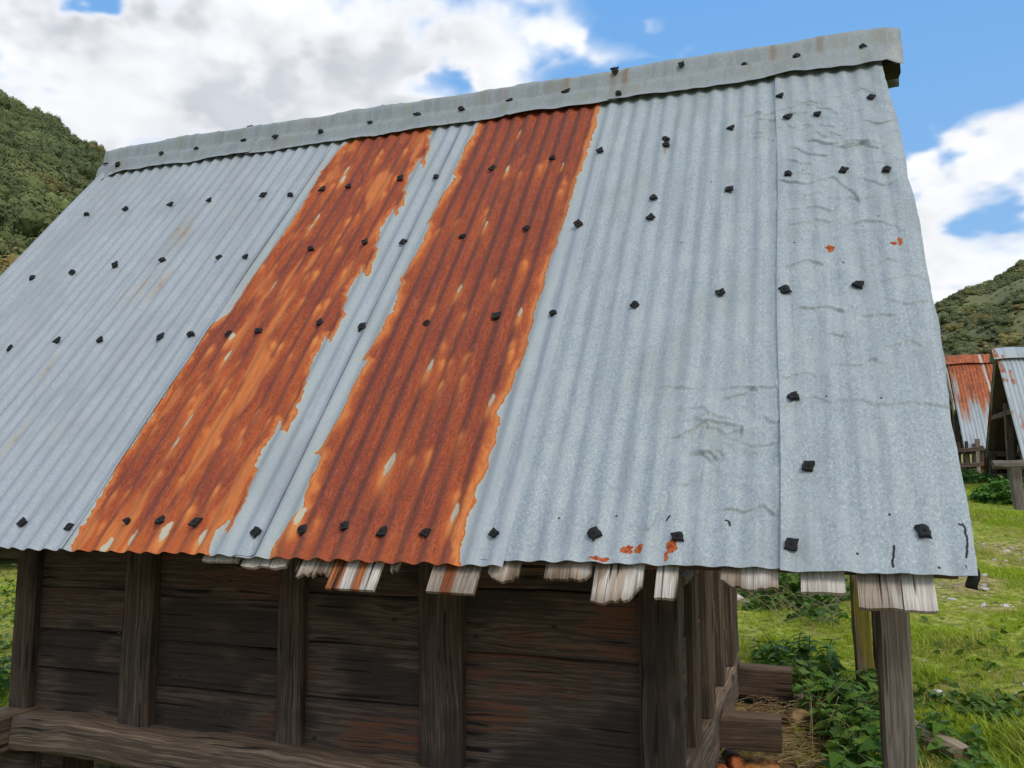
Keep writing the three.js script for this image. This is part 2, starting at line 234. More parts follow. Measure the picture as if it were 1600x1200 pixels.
function sdPoly(P, x, y) { let d = 1e9, s = -1; for (let i = 0, j = P.length - 1; i < P.length; j = i++) { const ex = P[j][0] - P[i][0], ey = P[j][1] - P[i][1], wx = x - P[i][0], wy = y - P[i][1], t = clamp((wx * ex + wy * ey) / (ex * ex + ey * ey)), bx = wx - ex * t, by = wy - ey * t; d = Math.min(d, bx * bx + by * by); const c1 = y >= P[i][1], c2 = y < P[j][1], c3 = ex * wy > ey * wx; if ((c1 && c2 && c3) || (!c1 && !c2 && !c3)) s *= -1; } return s * Math.sqrt(d); }
function segDist(P, x, y) { let d = 1e9; for (let i = 0; i < P.length - 1; i++) { const ex = P[i + 1][0] - P[i][0], ey = P[i + 1][1] - P[i][1], wx = x - P[i][0], wy = y - P[i][1], t = clamp((wx * ex + wy * ey) / (ex * ex + ey * ey)); d = Math.min(d, Math.hypot(wx - ex * t, wy - ey * t)); } return d; }

// one sheet's surface: colour, and roughness / metalness
function sheetTextures(ua, ub, rusts, kind, H = 1500, ppm = 640) {
  const W = Math.round((ub - ua) * ppm), orm = new Uint8Array(W * H * 4), va = -.05, vb = 3.1;
  const col = tex8(W, H, (x, y, o, i, j) => {
    const u = lerp(ua, ub, x), v = lerp(va, vb, y);
    const sp = vn(u * 420, v * 300), sp2 = vn(u * 190 + 7, v * 150 + 3), strk = fbm(u * 60, v * 2.5, 3), big = fbm(u * 4 + 20, v * 2.5 + 5, 4), ox = fbm(u * 22 + 9, v * 9 + 2, 4);
    set3(o, kind === 'old' ? [161, 173, 178] : [166, 175, 184]);
    mix3(o, [200, 208, 212], sstep(.45, .95, sp) * (kind === 'old' ? .75 : .4)); mix3(o, [128, 140, 148], sstep(.55, .1, sp2) * (kind === 'old' ? .42 : .26));
    mix3(o, [132, 142, 148], sstep(.52, .3, strk) * .24); mix3(o, [184, 190, 192], sstep(.5, .72, ox) * .30); mix3(o, [144, 150, 150], sstep(.52, .72, big) * .22);
    let rg = .66 + .14 * sp2 - .08 * sp, mt = .22;
    if (kind === 'stain') for (const [su, sv, a] of [[-3.203, 2.05, .9], [-3.21, 1.58, 1], [-3.29, 1.52, .6], [-3.10, 1.60, .6], [-3.27, 2.1, .6], [-3.25, .55, .4], [-3.6, .62, .5], [-3.4, 1.0, .45]]) { const dx = (u - su) / .018, dy = (v - sv) / .11, e = Math.exp(-dx * dx - dy * dy); mix3(o, [166, 132, 84], e * a * .55); const e2 = Math.exp(-Math.pow((u - su) / .006, 2) - Math.pow((v - sv) / .012, 2)); mix3(o, [120, 80, 48], e2 * a * .5); }
    let rs = -1;
    if (rusts) {
      const w = (fbm(u * 26, v * 20, 4) - .5) * .034 + (fbm(u * 110, v * 80, 3) - .5) * .010;
      for (const P of rusts) rs = Math.max(rs, sdPoly(P, u + w, v + w * 1.4));
      let bareM = 0, halo = 0; for (const [bu, bv, bs] of BARE) { const dx = (u - bu) + w * .2, dy = (v - bv) + w * .3; if (Math.abs(dx) > .1 || Math.abs(dy) > .2) continue; const e = Math.hypot(dx / (.0115 * bs), dy / (.034 * bs)); bareM = Math.max(bareM, sstep(1.08, .9, e + (fbm(u * 90, v * 60, 2) - .5) * .7)); halo = Math.max(halo, Math.exp(-Math.pow(dx / (.026 * bs), 2) - Math.pow((dy + .04) / (.085 * bs), 2))); }
      const k = sstep(-.0012, .0016, rs) * (1 - bareM);
      if (k > 0) {
        const r1 = u < -1.8, fib = fbm(u * 170, v * 22, 3), fib2 = fbm(u * 420 + 5, v * 160, 2), pt = fbm(u * 11 + 3, v * 3.5 + 8, 4), lane = .5 + .5 * Math.cos(u / .076 * 6.283 + .6 + fbm(u * 3, v * 2, 2) * 2);
        const r = [142, 65, 43]; mix3(r, [172, 82, 40], sstep(.34, .66, pt * .6 + fib * .4) * (r1 ? 1 : .7)); mix3(r, [106, 58, 52], sstep(.35, .75, lane * .6 + fib * .4) * (r1 ? .5 : .75)); mix3(r, [84, 38, 30], sstep(.48, .28, fib2) * .42); mix3(r, [168, 112, 98], sstep(.62, .8, fib) * .35); mix3(r, [198, 104, 54], sstep(.6, .8, fib2) * .35);
        let fl = halo * 1.0;
        for (const [fu, fv] of FLAME) { const dx = u - fu + w * .3, dy = v - fv; if (Math.abs(dx) > .06 || dy > .12 || dy < -.34) continue; const wd = .020 * (dy > 0 ? clamp(1.05 - dy / .06, .12, 1) : 1); fl = Math.max(fl, (.72 + .28 * hash2(Math.round(fu * 900), Math.round(fv * 700))) * Math.exp(-Math.pow(dx / wd, 2)) * (dy > 0 ? Math.exp(-Math.pow(dy / .045, 2)) : Math.exp(dy / .13))); }
        fl = Math.max(fl, sstep(r1 ? .03 : .055, .004, rs) * .9, r1 ? sstep(.5, .7, fbm(u * 13 + 40, v * 2.6, 3)) * .75 : 0, sstep(.2, .0, v) * (r1 ? .45 : .2));
        mix3(r, [196, 106, 48], clamp(fl * (.8 + .5 * fib)) * .97); mix3(r, [222, 152, 88], clamp((fl - .5) * 1.7) * (.45 + .55 * fib));
        if (rs < .006) mix3(r, [178, 92, 40], .7);
        mix3(o, r, k); rg = lerp(rg, .88, k); mt = lerp(mt, 0, k);
      }
      if (bareM > 0 && rs > 0) { mix3(o, [196, 190, 160], bareM * .75); rg = lerp(rg, .75, bareM); mt = lerp(mt, .1, bareM); }
      if (rs < 0 && rs > -.012) mix3(o, [188, 188, 160], sstep(-.012, -.001, rs) * .6);
      if (rs < 0 && rs > -.10) mix3(o, [164, 176, 174], sstep(-.10, -.01, rs) * .4);
    }
    if (kind === 'old') {
      const w = (fbm(u * 60, v * 60, 3) - .5) * .02;
      for (const [a, b, sx, sy] of SPOT) { const e = Math.hypot((u + w - a) / sx, (v + w - b) / sy); const k = sstep(1.05, .9, e); if (k) { mix3(o, [176, 88, 40], k); mix3(o, [140, 60, 30], k * sstep(.5, .7, fbm(u * 150, v * 120, 2))); mt *= 1 - k; rg = lerp(rg, .9, k); } }
      for (const P of TEARS) { const k = sstep(.0036, .0016, segDist(P, u + w * .35, v + w * .3)); mix3(o, [12, 12, 13], k); mt *= 1 - k; }
      for (const [a, b] of HOLES) { const k = sstep(.0042, .0028, Math.hypot(u - a, v - b)); mix3(o, [14, 14, 15], k); mt *= 1 - k; }
      const gr = Math.exp(-Math.pow((u + .27) / .09, 2) - Math.pow((v - .5) / .07, 2)) + .8 * Math.exp(-Math.pow((u + .12) / .10, 2) - Math.pow((v - .22) / .035, 2)) + .6 * Math.exp(-Math.pow((u + .46) / .02, 2) - Math.pow((v - .62) / .14, 2)); mix3(o, [142, 144, 124], clamp(gr) * .16 * sstep(.3, .6, ox));
      const drip = Math.exp(-Math.pow((u + .592) / .006, 2)) * sstep(2.40, 2.36, v) * sstep(2.26, 2.34, v); mix3(o, [150, 96, 50], drip * .6);
    }
    const q = (j * W + i) * 4; orm[q] = 255; orm[q + 1] = clamp(rg) * 255; orm[q + 2] = clamp(mt) * 255; orm[q + 3] = 255;
  }, true, false);
  const ot = new THREE.DataTexture(orm, W, H, THREE.RGBAFormat); ot.magFilter = THREE.LinearFilter; ot.minFilter = THREE.LinearMipmapLinearFilter; ot.generateMipmaps = true; ot.needsUpdate = true;
  return new THREE.MeshStandardMaterial({ map: col, roughnessMap: ot, metalnessMap: ot, roughness: 1, metalness: 1 });
}
const RUSTS1 = [RUST1], RUSTS2 = [RUST1, RUST2], PITCH = .0762;

// creases and dents in the two oldest sheets
const CREASE3 = [[[-.455, .728], [-.407, .725], [-.357, .713]], [[-.391, .496], [-.356, .529], [-.317, .559], [-.276, .56], [-.195, .544]], [[-.345, .492], [-.326, .548], [-.275, .538], [-.248, .509], [-.195, .53]], [[-.239, .675], [-.188, .696], [-.141, .718], [-.086, .709]], [[-.316, .435], [-.285, .405], [-.271, .45]], [[-.357, .303], [-.324, .334], [-.314, .364]], [[-.453, .127], [-.431, .198], [-.408, .271]], [[-.224, .212], [-.179, .206], [-.125, .225], [-.095, .191]], [[-.126, .578], [-.097, .555], [-.081, .56]], [[-.24, .5], [-.15, .46], [-.09, .47]]];
const CREASE4 = [[[-.067, .61], [-.028, .645], [.021, .663], [.078, .632], [.135, .635], [.199, .616], [.253, .609], [.335, .622], [.418, .586]], [[-.054, 1.941], [.035, 1.888], [.137, 1.936], [.205, 1.816], [.235, 1.719]], [[-.048, 2.55], [.039, 2.587], [.136, 2.516], [.188, 2.453]], [[-.031, 1.722], [.055, 1.729], [.126, 1.685]], [[.072, 2.254], [.149, 2.192], [.228, 2.205], [.336, 2.109]], [[.259, 1.901], [.326, 1.839], [.387, 1.86]], [[.215, 1.591], [.284, 1.6], [.367, 1.523]], [[.003, 1.094], [.078, 1.104], [.14, 1.07]], [[.092, .95], [.132, .937]], [[.276, 1.226], [.352, 1.253], [.402, 1.239]], [[0, 2.2], [.06, 2.12], [.13, 2.1]], [[.02, 2.35], [.1, 2.38], [.17, 2.33]], [[.2, 2.62], [.3, 2.66], [.36, 2.6]], [[.3, 2.35], [.36, 2.32], [.41, 2.34]], [[-.03, 2.1], [.02, 2.05], [.06, 2.06]], [[.29, 1.12], [.34, 1.08], [.41, 1.1]], [[-.05, 1.35], [.03, 1.38], [.08, 1.33]]];
{ const r = rng(321), more = (L, n, u0, u1, v0, v1) => { for (let i = 0; i < n; i++) { const u = lerp(u0, u1, r()), v = lerp(v0, v1, r()), P = [[u, v]]; for (let k = 1; k < 4; k++) P.push([u + k * (.02 + r() * .012), v + (r() - .5) * .05]); L.push(P); } }; more(CREASE4, 16, -.07, .33, 1.55, 2.75); more(CREASE4, 5, -.06, .3, .7, 1.5); more(CREASE3, 5, -.42, -.16, .25, .72); more(CREASE3, 5, -.25, -.12, 2.2, 2.8); }
function creaseH(list, u, v, amp) { let h = 0; for (let c = 0; c < list.length; c++) { const P = list[c]; if (Math.abs(v - P[0][1]) > .32) continue; const w = (fbm(u * 30 + c * 3, v * 30, 2) - .5) * .02, d = segDist(P, u + w, v + w); if (d > .06) continue; const below = v < P[0][1] - .01 ? 1 : .6; let vl = P[0][1]; for (let q = 0; q < P.length - 1; q++) { const a = Math.min(P[q][0], P[q + 1][0]), b = Math.max(P[q][0], P[q + 1][0]); if (u >= a - .001 && u <= b + .001 && b > a) vl = lerp(P[q][1], P[q + 1][1], (u - P[q][0]) / (P[q + 1][0] - P[q][0])); } const sgn = (v + w - vl); h += amp * .95 * (sstep(-.0032, .0032, sgn) * Math.exp(-d / .030) - .55 * below * Math.exp(-Math.pow((d - .004) / .008, 2)) * (sgn < 0 ? 1 : 0)) * (c % 3 === 1 ? 1.3 : .9) * (.55 + .9 * vn(u * 17, c + .5)); } return h; }

const SHEETS = [
  { name: 'far', u0: -4.385, u1: -3.46, off: .0098, amp: .0074, kind: 'stain', nv: 40, label: 'plain grey corrugated sheet at the far left of the roof' },
  { name: 'near', u0: -3.54, u1: -2.585, off: .009, amp: .0074, kind: 'stain', nv: 40 },
  { name: 'r1', u0: -2.66, u1: -1.765, off: .006, amp: .0074, kind: 'rust', rust: RUSTS1, nv: 40, label: 'orange rusted corrugated sheet with pale bare flecks' },
  { name: 'r2', u0: -1.84, u1: -.886, off: .003, amp: .0072, kind: 'rust', rust: RUSTS2, nv: 40, label: 'dark red rusted corrugated sheet with a ragged grey right border' },
  { name: 'g3', u0: -.965, u1: -.055, off: 0, amp: .0044, kind: 'old', nv: 640, label: 'speckled grey corrugated sheet dented near the eave' },
  { name: 'g4', u0: -.083, u1: .405, off: .0055, amp: .0027, kind: 'old', nv: 640, label: 'crumpled flattened grey sheet at the right end of the roof' },
];
const rake4 = v => .395 + .034 * Math.sin(clamp(v / 2.95) * Math.PI * .9) + .004 * Math.sin(v * 9) + .005 * (fbm(v * 9, 3.1, 3) - .5) * 2;
function sheetH(S, u, v) {
  let amp = S.amp, h = 0;
  if (S.name === 'g3') { const fl = Math.exp(-Math.pow((u + .2) / .16, 2) - Math.pow((v - .42) / .4, 2)); amp *= lerp(1, .35, fl) * lerp(1, 1.25, sstep(1.5, 2.8, v)); h += creaseH(CREASE3, u, v, .0052) - .008 * fl + (fbm(u * 6 + 2, v * 5, 3) - .5) * .008 + fl * (.5 - Math.abs(fbm(u * 11, v * 12, 2) - .5) * 4) * .006; }
  if (S.name === 'g4') { amp *= .75 * lerp(1, 2.3, sstep(2.5, 2.95, v)) * lerp(1, .7, sstep(1.2, .4, v)); h += creaseH(CREASE4, u, v, .0048) + (fbm(u * 5 + 8, v * 4, 3) - .5) * .014 + sstep(.9, 1.6, v) * (.5 - Math.abs(fbm(u * 9 + 4, v * 12, 2) - .5) * 4) * .0045 + (fbm(u * 26, v * 20 + 5, 2) - .5) * .003; h += .004 * sstep(-.04, -.083, u) + .010 * sstep(.33, .42, u) * sstep(.3, .0, v); }
  if (S.kind === 'stain' || S.kind === 'rust') h += (fbm(u * 2 + 4, v * 1.5, 2) - .5) * .008 + (S.name === 'near' ? .005 : S.name === 'far' ? 0 : .002) * sstep(S.u1 - .03, S.u1, u) * sstep(.35, .7, vn(v * 5 + S.u0 * 9, 2));
  return S.off + h + amp * Math.cos((u / PITCH + .02 * Math.sin(v * 3)) * 2 * Math.PI);
}
const sheetTop = u => 3.02, sheetBot = (S, u) => ({ far: -.006, near: -.010, r1: -.006, r2: -.012, g3: .012, g4: .000 }[S.name] + .004 * (vn(u * 23, 4.4) - .5) * 2);

const hut = base('plank_hut', 'old plank hut under a patched grey and rust-red corrugated roof, nearest of all', 'hut', [-1.9, .3, AZ]);
const intoHut = m => { m.position.sub(hut.position); return m; };
const hp = (n, g, m) => intoHut(part(n, g, m, hut));

const WASH = {
  far: [[-4.111, 2.384], [-3.81, 2.385], [-4.083, 1.769], [-3.796, 1.774], [-3.763, 1.162]],
  near: [[-3.487, 2.387], [-3.201, 2.367], [-2.83, 2.348], [-2.65, 2.326], [-3.504, 1.793], [-3.204, 1.804], [-2.834, 1.78], [-2.655, 1.755], [-3.482, 1.197], [-3.193, 1.169], [-2.841, 1.168], [-2.664, 1.163], [-2.866, .106], [-2.635, .093], [-3.2, .1], [-3.5, .1]],
  r1: [[-2.449, 2.338], [-2.285, 2.33], [-1.98, 2.343], [-2.283, 1.767], [-1.985, 1.775], [-2.461, 1.164], [-2.299, 1.159], [-1.999, 1.192], [-2.367, .118], [-2.224, .123], [-2.063, .115], [-1.772, 2.324], [-1.778, 1.759], [-1.78, 1.152], [-1.807, .09]],
  r2: [[-1.466, 2.344], [-1.151, 2.364], [-1.48, 1.769], [-1.17, 1.78], [-1.484, 1.162], [-1.178, 1.173], [-1.624, .1], [-1.472, .118], [-1.326, .101], [-1.171, .102], [-.908, 2.374], [-.925, 1.759], [-.933, 1.161], [-.935, .102]],
  g3: [[-.593, 2.424], [-.589, 2.37], [-.288, 2.453], [-.605, 1.916], [-.602, 1.762], [-.28, 1.923], [-.611, 1.175], [-.288, 1.213], [-.615, .107, 1.15], [-.37, .104, 1.1]],
  g4: [[-.064, 2.683], [-.031, 2.474], [.098, 2.462], [.334, 2.563], [-.037, 1.979], [.184, 1.966], [.347, 1.945], [-.059, 1.202], [.192, 1.21, 1.3], [-.037, .657], [.001, .365, 1.05], [-.054, .083, 1.0], [.286, .132, 1.1]],
};
const rubber = new THREE.MeshStandardMaterial({ color: new THREE.Color().setRGB(.008, .008, .009), roughness: .8, bumpMap: tex8(64, 64, (u, v, o) => { o[0] = o[1] = o[2] = 255 * fbm(u * 14, v * 14, 3, 14, 14); }), bumpScale: .003 });
const washerGeos = [];
for (let k = 0; k < 8; k++) {   // a square cut from an old tyre, bent over the crest, with its nail head
  const r = rng(300 + k), cv = [0, .2, .55, .9, .3, .7, 0, .4][k], q = [[1, .1], [1, .9]];
  const cor = [[-1 + r() * .35, -1 + r() * .3], [1 - r() * .3, -1 + r() * .35], [1 - r() * .35, 1 - r() * .3], [-1 + r() * .3, 1 - r() * .35]];
  const body = plate((s, t) => { const x = lerp(lerp(cor[0][0], cor[1][0], s), lerp(cor[3][0], cor[2][0], s), t), y = lerp(lerp(cor[0][1], cor[1][1], s), lerp(cor[3][1], cor[2][1], s), t); return { p: V3(x * .0185 + .0012 * Math.sin(t * 9 + k), y * .0185 + .0012 * Math.sin(s * 8 + k), .0105 - cv * .013 * x * x + .002 * (r() - .5) + (k % 3 === 1 ? .006 * y * x : 0)), n: V3(0, 0, 1) }; }, 5, 5, .009);
  const nail = new THREE.CylinderGeometry(.0038, .0042, .003, 8).rotateX(Math.PI / 2).translate(.001, -.001, .0118).toNonIndexed();
  washerGeos.push(toCreasedNormals(mergeGeometries([body, nail]), .6));
}
let wi = 0;
function addWasher(parent, p, nrm, sc = 1) {
  const r = rng(900 + wi), m = part('rubber_washer', washerGeos[(wi * 5 + 3) % 8], rubber, parent); wi++;
  const X = V3(1, 0, 0), Y = nrm.clone().cross(X).normalize(), mt = new THREE.Matrix4().makeBasis(X, Y, nrm.clone());
  m.quaternion.setFromRotationMatrix(mt).multiply(new THREE.Quaternion().setFromAxisAngle(V3(0, 0, 1), (r() - .5) * 1.5)).multiply(new THREE.Quaternion().setFromEuler(new THREE.Euler((r() - .5) * .3, (r() - .5) * .35, 0)));
  m.position.copy(p); const s = sc * (.88 + r() * .2); m.scale.set(s, s * (.85 + r() * .35), 1); return m;
}
for (const S of SHEETS) {
  const ub = S.name === 'g4' ? .445 : S.u1, nu = Math.round((S.u1 - S.u0) / (S.kind === 'old' ? .0048 : .0064));
  const mat = sheetTextures(S.u0, ub, S.rust, S.kind);
  const g = plate((s, t) => {
    const u1 = S.name === 'g4' ? v => rake4(v) : () => S.u1; let v = t * 3.02, u = lerp(S.u0, u1(v), s);
    v = lerp(sheetBot(S, u), 3.02, t); u = lerp(S.u0 + (S.name === 'g4' ? .004 * Math.sin(v * 4) : 0), u1(v), s);
    return { p: RP(u, v, sheetH(S, u, v)), n: RN, u, v };
  }, nu, S.nv, .0014, (s, t) => { const v0 = t * 3.02, u1 = S.name === 'g4' ? rake4(v0) : S.u1; return [(lerp(S.u0, u1, s) - S.u0) / (ub - S.u0), (v0 + .05) / 3.15]; });
  const m = hp('roof_sheet', g, mat); if (S.label) m.userData.label = S.label;
  for (const [u, v, sc] of WASH[S.name]) addWasher(m, RP(u, v, sheetH(S, u, v) + .004), RN, sc || 1);
}
// back slope: four plain sheets
for (let k = 0; k < 5; k++) {
  const u0 = -4.385 + k * .955, u1 = Math.min(.41, u0 + 1.0);
  hp('roof_sheet', plate((s, t) => { const u = lerp(u1, u0, s), v = lerp(0, 3.02, t); return { p: RPB(u, v, .003 * (k % 2) + .0085 * Math.cos(u / PITCH * 6.283)), n: V3(0, NY, -NZ) }; }, 130, 2, .0014, (s, t) => [s, t]), M.tin || (M.tin = sheetTextures(-10, -9, null, 'stain', 700, 300)));
}
// old roof boarding under the sheets, its ends showing below the eave
{
  const B = [[-1.998, -1.851, -.012, 0], [-1.83, -1.655, -.026, 1], [-1.609, -1.545, -.050, 2], [-1.542, -1.481, -.046, 3], [-1.474, -1.303, -.098, 4], [-1.124, -.968, -.093, 5], [-.938, -.841, -.038, 2], [-.759, -.617, -.030, 2], [-.606, -.463, -.096, 3], [-.425, -.364, -.080, 0], [-.244, -.090, -.037, 2], [-.031, .082, -.042, 0], [.112, .217, -.083, 0], [.221, .299, -.084, 0], [-1.27, -1.245, -.022, 3]];
  const rust = [.70, .235, .075], wht = [.98, .97, .95];
  B.forEach(([a, b, vb, st], k) => {
    const r = rng(50 + k), ou = r() * 3, ov = r() * 3, rag = [.004, .012, .020, .034, .002, .003][st], nu = st === 3 || st === 2 ? 26 : 16;
    const end = s => { let e = vb + (vn(s * 4 + k * 7, k + .5) - .5) * rag * 1.2 + (vn(s * 18 + k * 7, k + 3.5) - .5) * rag * .6; if (st === 3 && k === 8) e += sstep(.72, 1, s) * .055; if (st === 2) e += sstep(.8, 1, k % 2 ? s : 1 - s) * .02; return e; };
    const col = s => { if (st === 4) return (s < .27 || (s > .5 && s < .74)) ? rust : wht; if (st === 5) { return s > .34 + .05 * Math.sin(k) && s < .52 ? rust : wht; } if (st === 2 || st === 3) { const q = sstep(.35, .7, vn(s * 7 + k, 2.2)); return [lerp(.99, .76, q), lerp(.97, .65, q), lerp(.94, .54, q)]; } return [1, .98, .95]; };
    const g = plate((s, t) => { const u = lerp(a, b, s), v = lerp(end(s), .38, t); return { p: RP(u, v, -.026 + (vn(u * 30, v * 3) - .5) * .004 - .002 * (k % 2)), n: RN }; }, nu, 14, .013, (s, t) => [(t * .4) / 2 + ou, (s * (b - a)) * 1.0 + ov],
      (s, t) => { const c = col(s).slice(); const edge = sstep(.10, .0, t) * (st > 1 && st < 4 ? .5 : .22); if (st === 5 && t > .33) { c[0] = .98; c[1] = .96; c[2] = .94; } return [c[0] * (1 - edge), c[1] * (1 - edge * 1.1), c[2] * (1 - edge * 1.2)]; });
    hp('eave_board', g, M.pale);
  });
  // boarding, rafters and purlins
  for (let k = 0; k < 23; k++) { const u0 = -4.33 + k * .203; hp('roof_board', timber(RP(u0 + .1, .40, -.050), RP(u0 + .1, 3.05, -.050), .196, .02, { up: RN, jit: .003 }), M.wall); }
  for (let k = 0; k < 23; k++) { const u0 = -4.33 + k * .203; hp('roof_board', timber(RPB(u0 + .1, .05, -.050), RPB(u0 + .1, 3.05, -.050), .196, .02, { up: V3(0, NY, -NZ), jit: .003 }), M.wall); }
  for (const v of [.11, .60, 1.17, 1.77, 2.34, 2.9]) { hp('purlin', timber(RP(-4.3, v, -.098), RP(.37 - (v > .2 ? .02 : 0), v, -.098), .07, .06, { up: RN }), M.wall); hp('purlin', timber(RPB(-4.3, v, -.098), RPB(.36, v, -.098), .07, .06, { up: V3(0, NY, -NZ) }), M.wall); }
  hp('ridge_beam', timber(V3(-4.36, AY - .108, AZ), V3(.497, AY - .108, AZ), .13, .13, { ch: .03 }), M.deck);
}
// ridge capping in three lengths
{
  const prof = [[0, .080], [.018, .078], [.036, .068], [.052, .046], [.062, .010], [.067, -.034], [.086, -.047], [.106, -.060], [.118, -.104], [.136, -.138], [.170, -.160]];
  const pz = [], py = []; prof.forEach(p => { pz.push(p[0]); py.push(p[1]); });
  const at = q => { const x = clamp(q, 0, .170); let k = 0; while (k < pz.length - 2 && x > pz[k + 1]) k++; return lerp(py[k], py[k + 1], (x - pz[k]) / (pz[k + 1] - pz[k])); };
  const W = [[-4.349, 3.012], [-4.231, 2.977], [-3.894, 2.996], [-3.627, 3.012], [-3.272, 3.02], [-3.289, 3.185], [-3.033, 2.999], [-2.707, 2.985], [-2.384, 3.014], [-2.082, 3.023], [-1.796, 2.995], [-1.511, 3.032], [-1.182, 3.03], [-.926, 3.16], [-.915, 3.073], [-.883, 2.953], [-.556, 3.059], [-.234, 3.045], [.017, 3.03], [.328, 3.005]];
  const capTex = tex8(1024, 256, (x, y, o) => {
    const u = x * 16, v = y * 3; set3(o, [150, 158, 160]); mix3(o, [176, 183, 184], sstep(.45, .9, vn(u * 60, v * 60)) * .6); mix3(o, [130, 138, 139], sstep(.5, .3, fbm(u * 6, v * 3, 3)) * .4); mix3(o, [150, 150, 134], sstep(.58, .75, fbm(u * 3 + 7, v * 2, 3)) * .35);
  }, true);
  const segs = [[-4.40, -3.185, .004], [-3.20, -.885, 0], [-.935, .505, .004]];
  const stains = [[-3.46, .4], [-2.78, .45], [-1.55, .4], [-1.19, .8], [-.925, .9], [-.86, 1], [-.1, .8], [.13, .6], [-1.29, .3]];
  segs.forEach(([a, b, lift], si) => {
    const nu = Math.round((b - a) / .02), nv = 36;
    const cap = (u, q) => { const s = Math.abs(q), wob = (fbm(u * 5 + 3, q * 20 + 9, 3) - .5), lower = sstep(.08, .168, s), crumple = sstep(-4.18, -4.4, u); let y = at(s) + lift + wob * .026 + .006 * Math.max(0, 1 - Math.abs(fbm(u * 7, q * 12 + 2, 2) - .5) * 30) + lower * (.004 * Math.sin(u * 9 + si) + .006 * (vn(u * 14, 7) - .5) - .004), z = s + lower * (fbm(u * 8, 5.5, 2) - .5) * .012; y -= crumple * (.05 * s / .168 + .02 * vn(u * 40, q * 40)); z += crumple * .012 * vn(u * 30, q * 50 + 3); if (u > .38) { y -= sstep(.42, .505, u) * .016; z -= sstep(.42, .505, u) * lower * .04; } return V3(u, AY + y, AZ + Math.sign(q || 1) * z); };
    const g = plate((s, t) => { const u = lerp(a, b, s), q = lerp(.168, -.168, t); const p = cap(u, q), n = V3(0, .65, q > .01 ? .75 : q < -.01 ? -.75 : 0).normalize(); return { p, n }; }, nu, nv, .0014, (s, t) => [lerp(a, b, s) / 3 + si * .3, t],
      (s, t) => { const u = lerp(a, b, s), q = lerp(.168, -.168, t); let k = 0; for (const [su, sa] of stains) k = Math.max(k, sa * Math.exp(-Math.pow((u - su + (vn(q * 60, su * 9) - .5) * .012) / .015, 2)) * sstep(.14, .03, Math.abs(q))); return [lerp(1, .85, k), lerp(1, .44, k), lerp(1, .16, k)]; });
    const m = hp('ridge_cap', g, M.cap || (M.cap = new THREE.MeshStandardMaterial({ map: capTex, metalness: .35, roughness: .62, vertexColors: true })));
    for (const [u, v] of W) if (u >= a && u < (si < 2 ? b - .01 : 9) && !(si === 1 && u > -.93)) { const q = clamp((APEX_V - v) * .629 + .035, 0.004, .16), p = cap(u, q), e = cap(u, q + .01), t = e.clone().sub(cap(u, Math.max(0, q - .01))).normalize(), n = V3(1, 0, 0).cross(t).multiplyScalar(-1).normalize(); if (n.y < 0) n.multiplyScalar(-1); addWasher(m, p.addScaledVector(n, .004), n, 1); }
  });
}

// ------------------------------------------------------------------ the hut: timber frame and walls
const UPZ = V3(0, 0, 1), Y = r => EYE + r;
const dz1 = (g, m) => (m.vertexColors && !g.attributes.color ? litDusty(g) : g);
const up1 = (x0, x1, z0, z1, y0, y1, mat, o = {}) => hp(o.name || 'post', timber(V3((x0 + x1) / 2, y0, (z0 + z1) / 2), V3((x0 + x1) / 2 + (o.lean || 0), y1, (z0 + z1) / 2), Math.abs(x1 - x0), Math.abs(z1 - z0), { up: UPZ, ch: .012, jit: .005, ...o }), mat);
const along = (x0, x1, y0, y1, z0, z1, mat, o = {}) => hp(o.name || 'wall_plank', dz1(timber(V3(x0, (y0 + y1) / 2, (z0 + z1) / 2), V3(x1, (y0 + y1) / 2, (z0 + z1) / 2), Math.abs(z1 - z0), Math.abs(y1 - y0), { ch: .006, jit: .0035, ...o }), mat), mat);
const depthwise = (z0, z1, y0, y1, x0, x1, mat, o = {}) => hp(o.name || 'wall_plank', dz1(timber(V3((x0 + x1) / 2, (y0 + y1) / 2, z0), V3((x0 + x1) / 2, (y0 + y1) / 2, z1), Math.abs(x1 - x0), Math.abs(y1 - y0), { ch: .006, jit: .0035, ...o }), mat), mat);
const SILL = Y(-1.053), WT = Y(.46);
const POSTS = [[-3.558, -3.443], [-2.913, -2.752], [-2.118, -2.000], [-1.468, -1.288], [-.598, -.456]];
POSTS.forEach(([a, b], i) => up1(a, b, -3.285, -3.15 + (i === 1 ? .006 : 0), SILL - .045, WT, M.post, { jit: .006, ch: .014 }));
const JOINTS = [[-.858, -.68, -.484, -.31, -.1, .1, .28, .46], [-.893, -.70, -.503, -.31, -.1, .12, .3, .46], [-.88, -.66, -.46, -.27, -.06, .14, .32, .46], [-.658, -.41, -.20, .02, .24, .46]];
JOINTS.forEach((J, k) => { let y0 = -1.10; J.forEach((y1, q) => { const r = rng(k * 31 + q), d = (r() - .5) * .012; along(POSTS[k][1] - .02, POSTS[k + 1][0] + .02, Y(y0 + .002), Y(y1 - .002), -3.245 + d, -3.205 + d, M.wall, { ch: .007, jit: .004 }); y0 = y1; }); });
along(-3.56, -.46, WT, WT + .10, -3.30, -3.17, M.post, { name: 'wall_plate' });
along(-.455, .36, WT, WT + .10, -3.285, -3.175, M.post, { name: 'porch_beam' });
along(-.455, .36, WT, WT + .10, -5.75, -5.64, M.post, { name: 'porch_beam' });
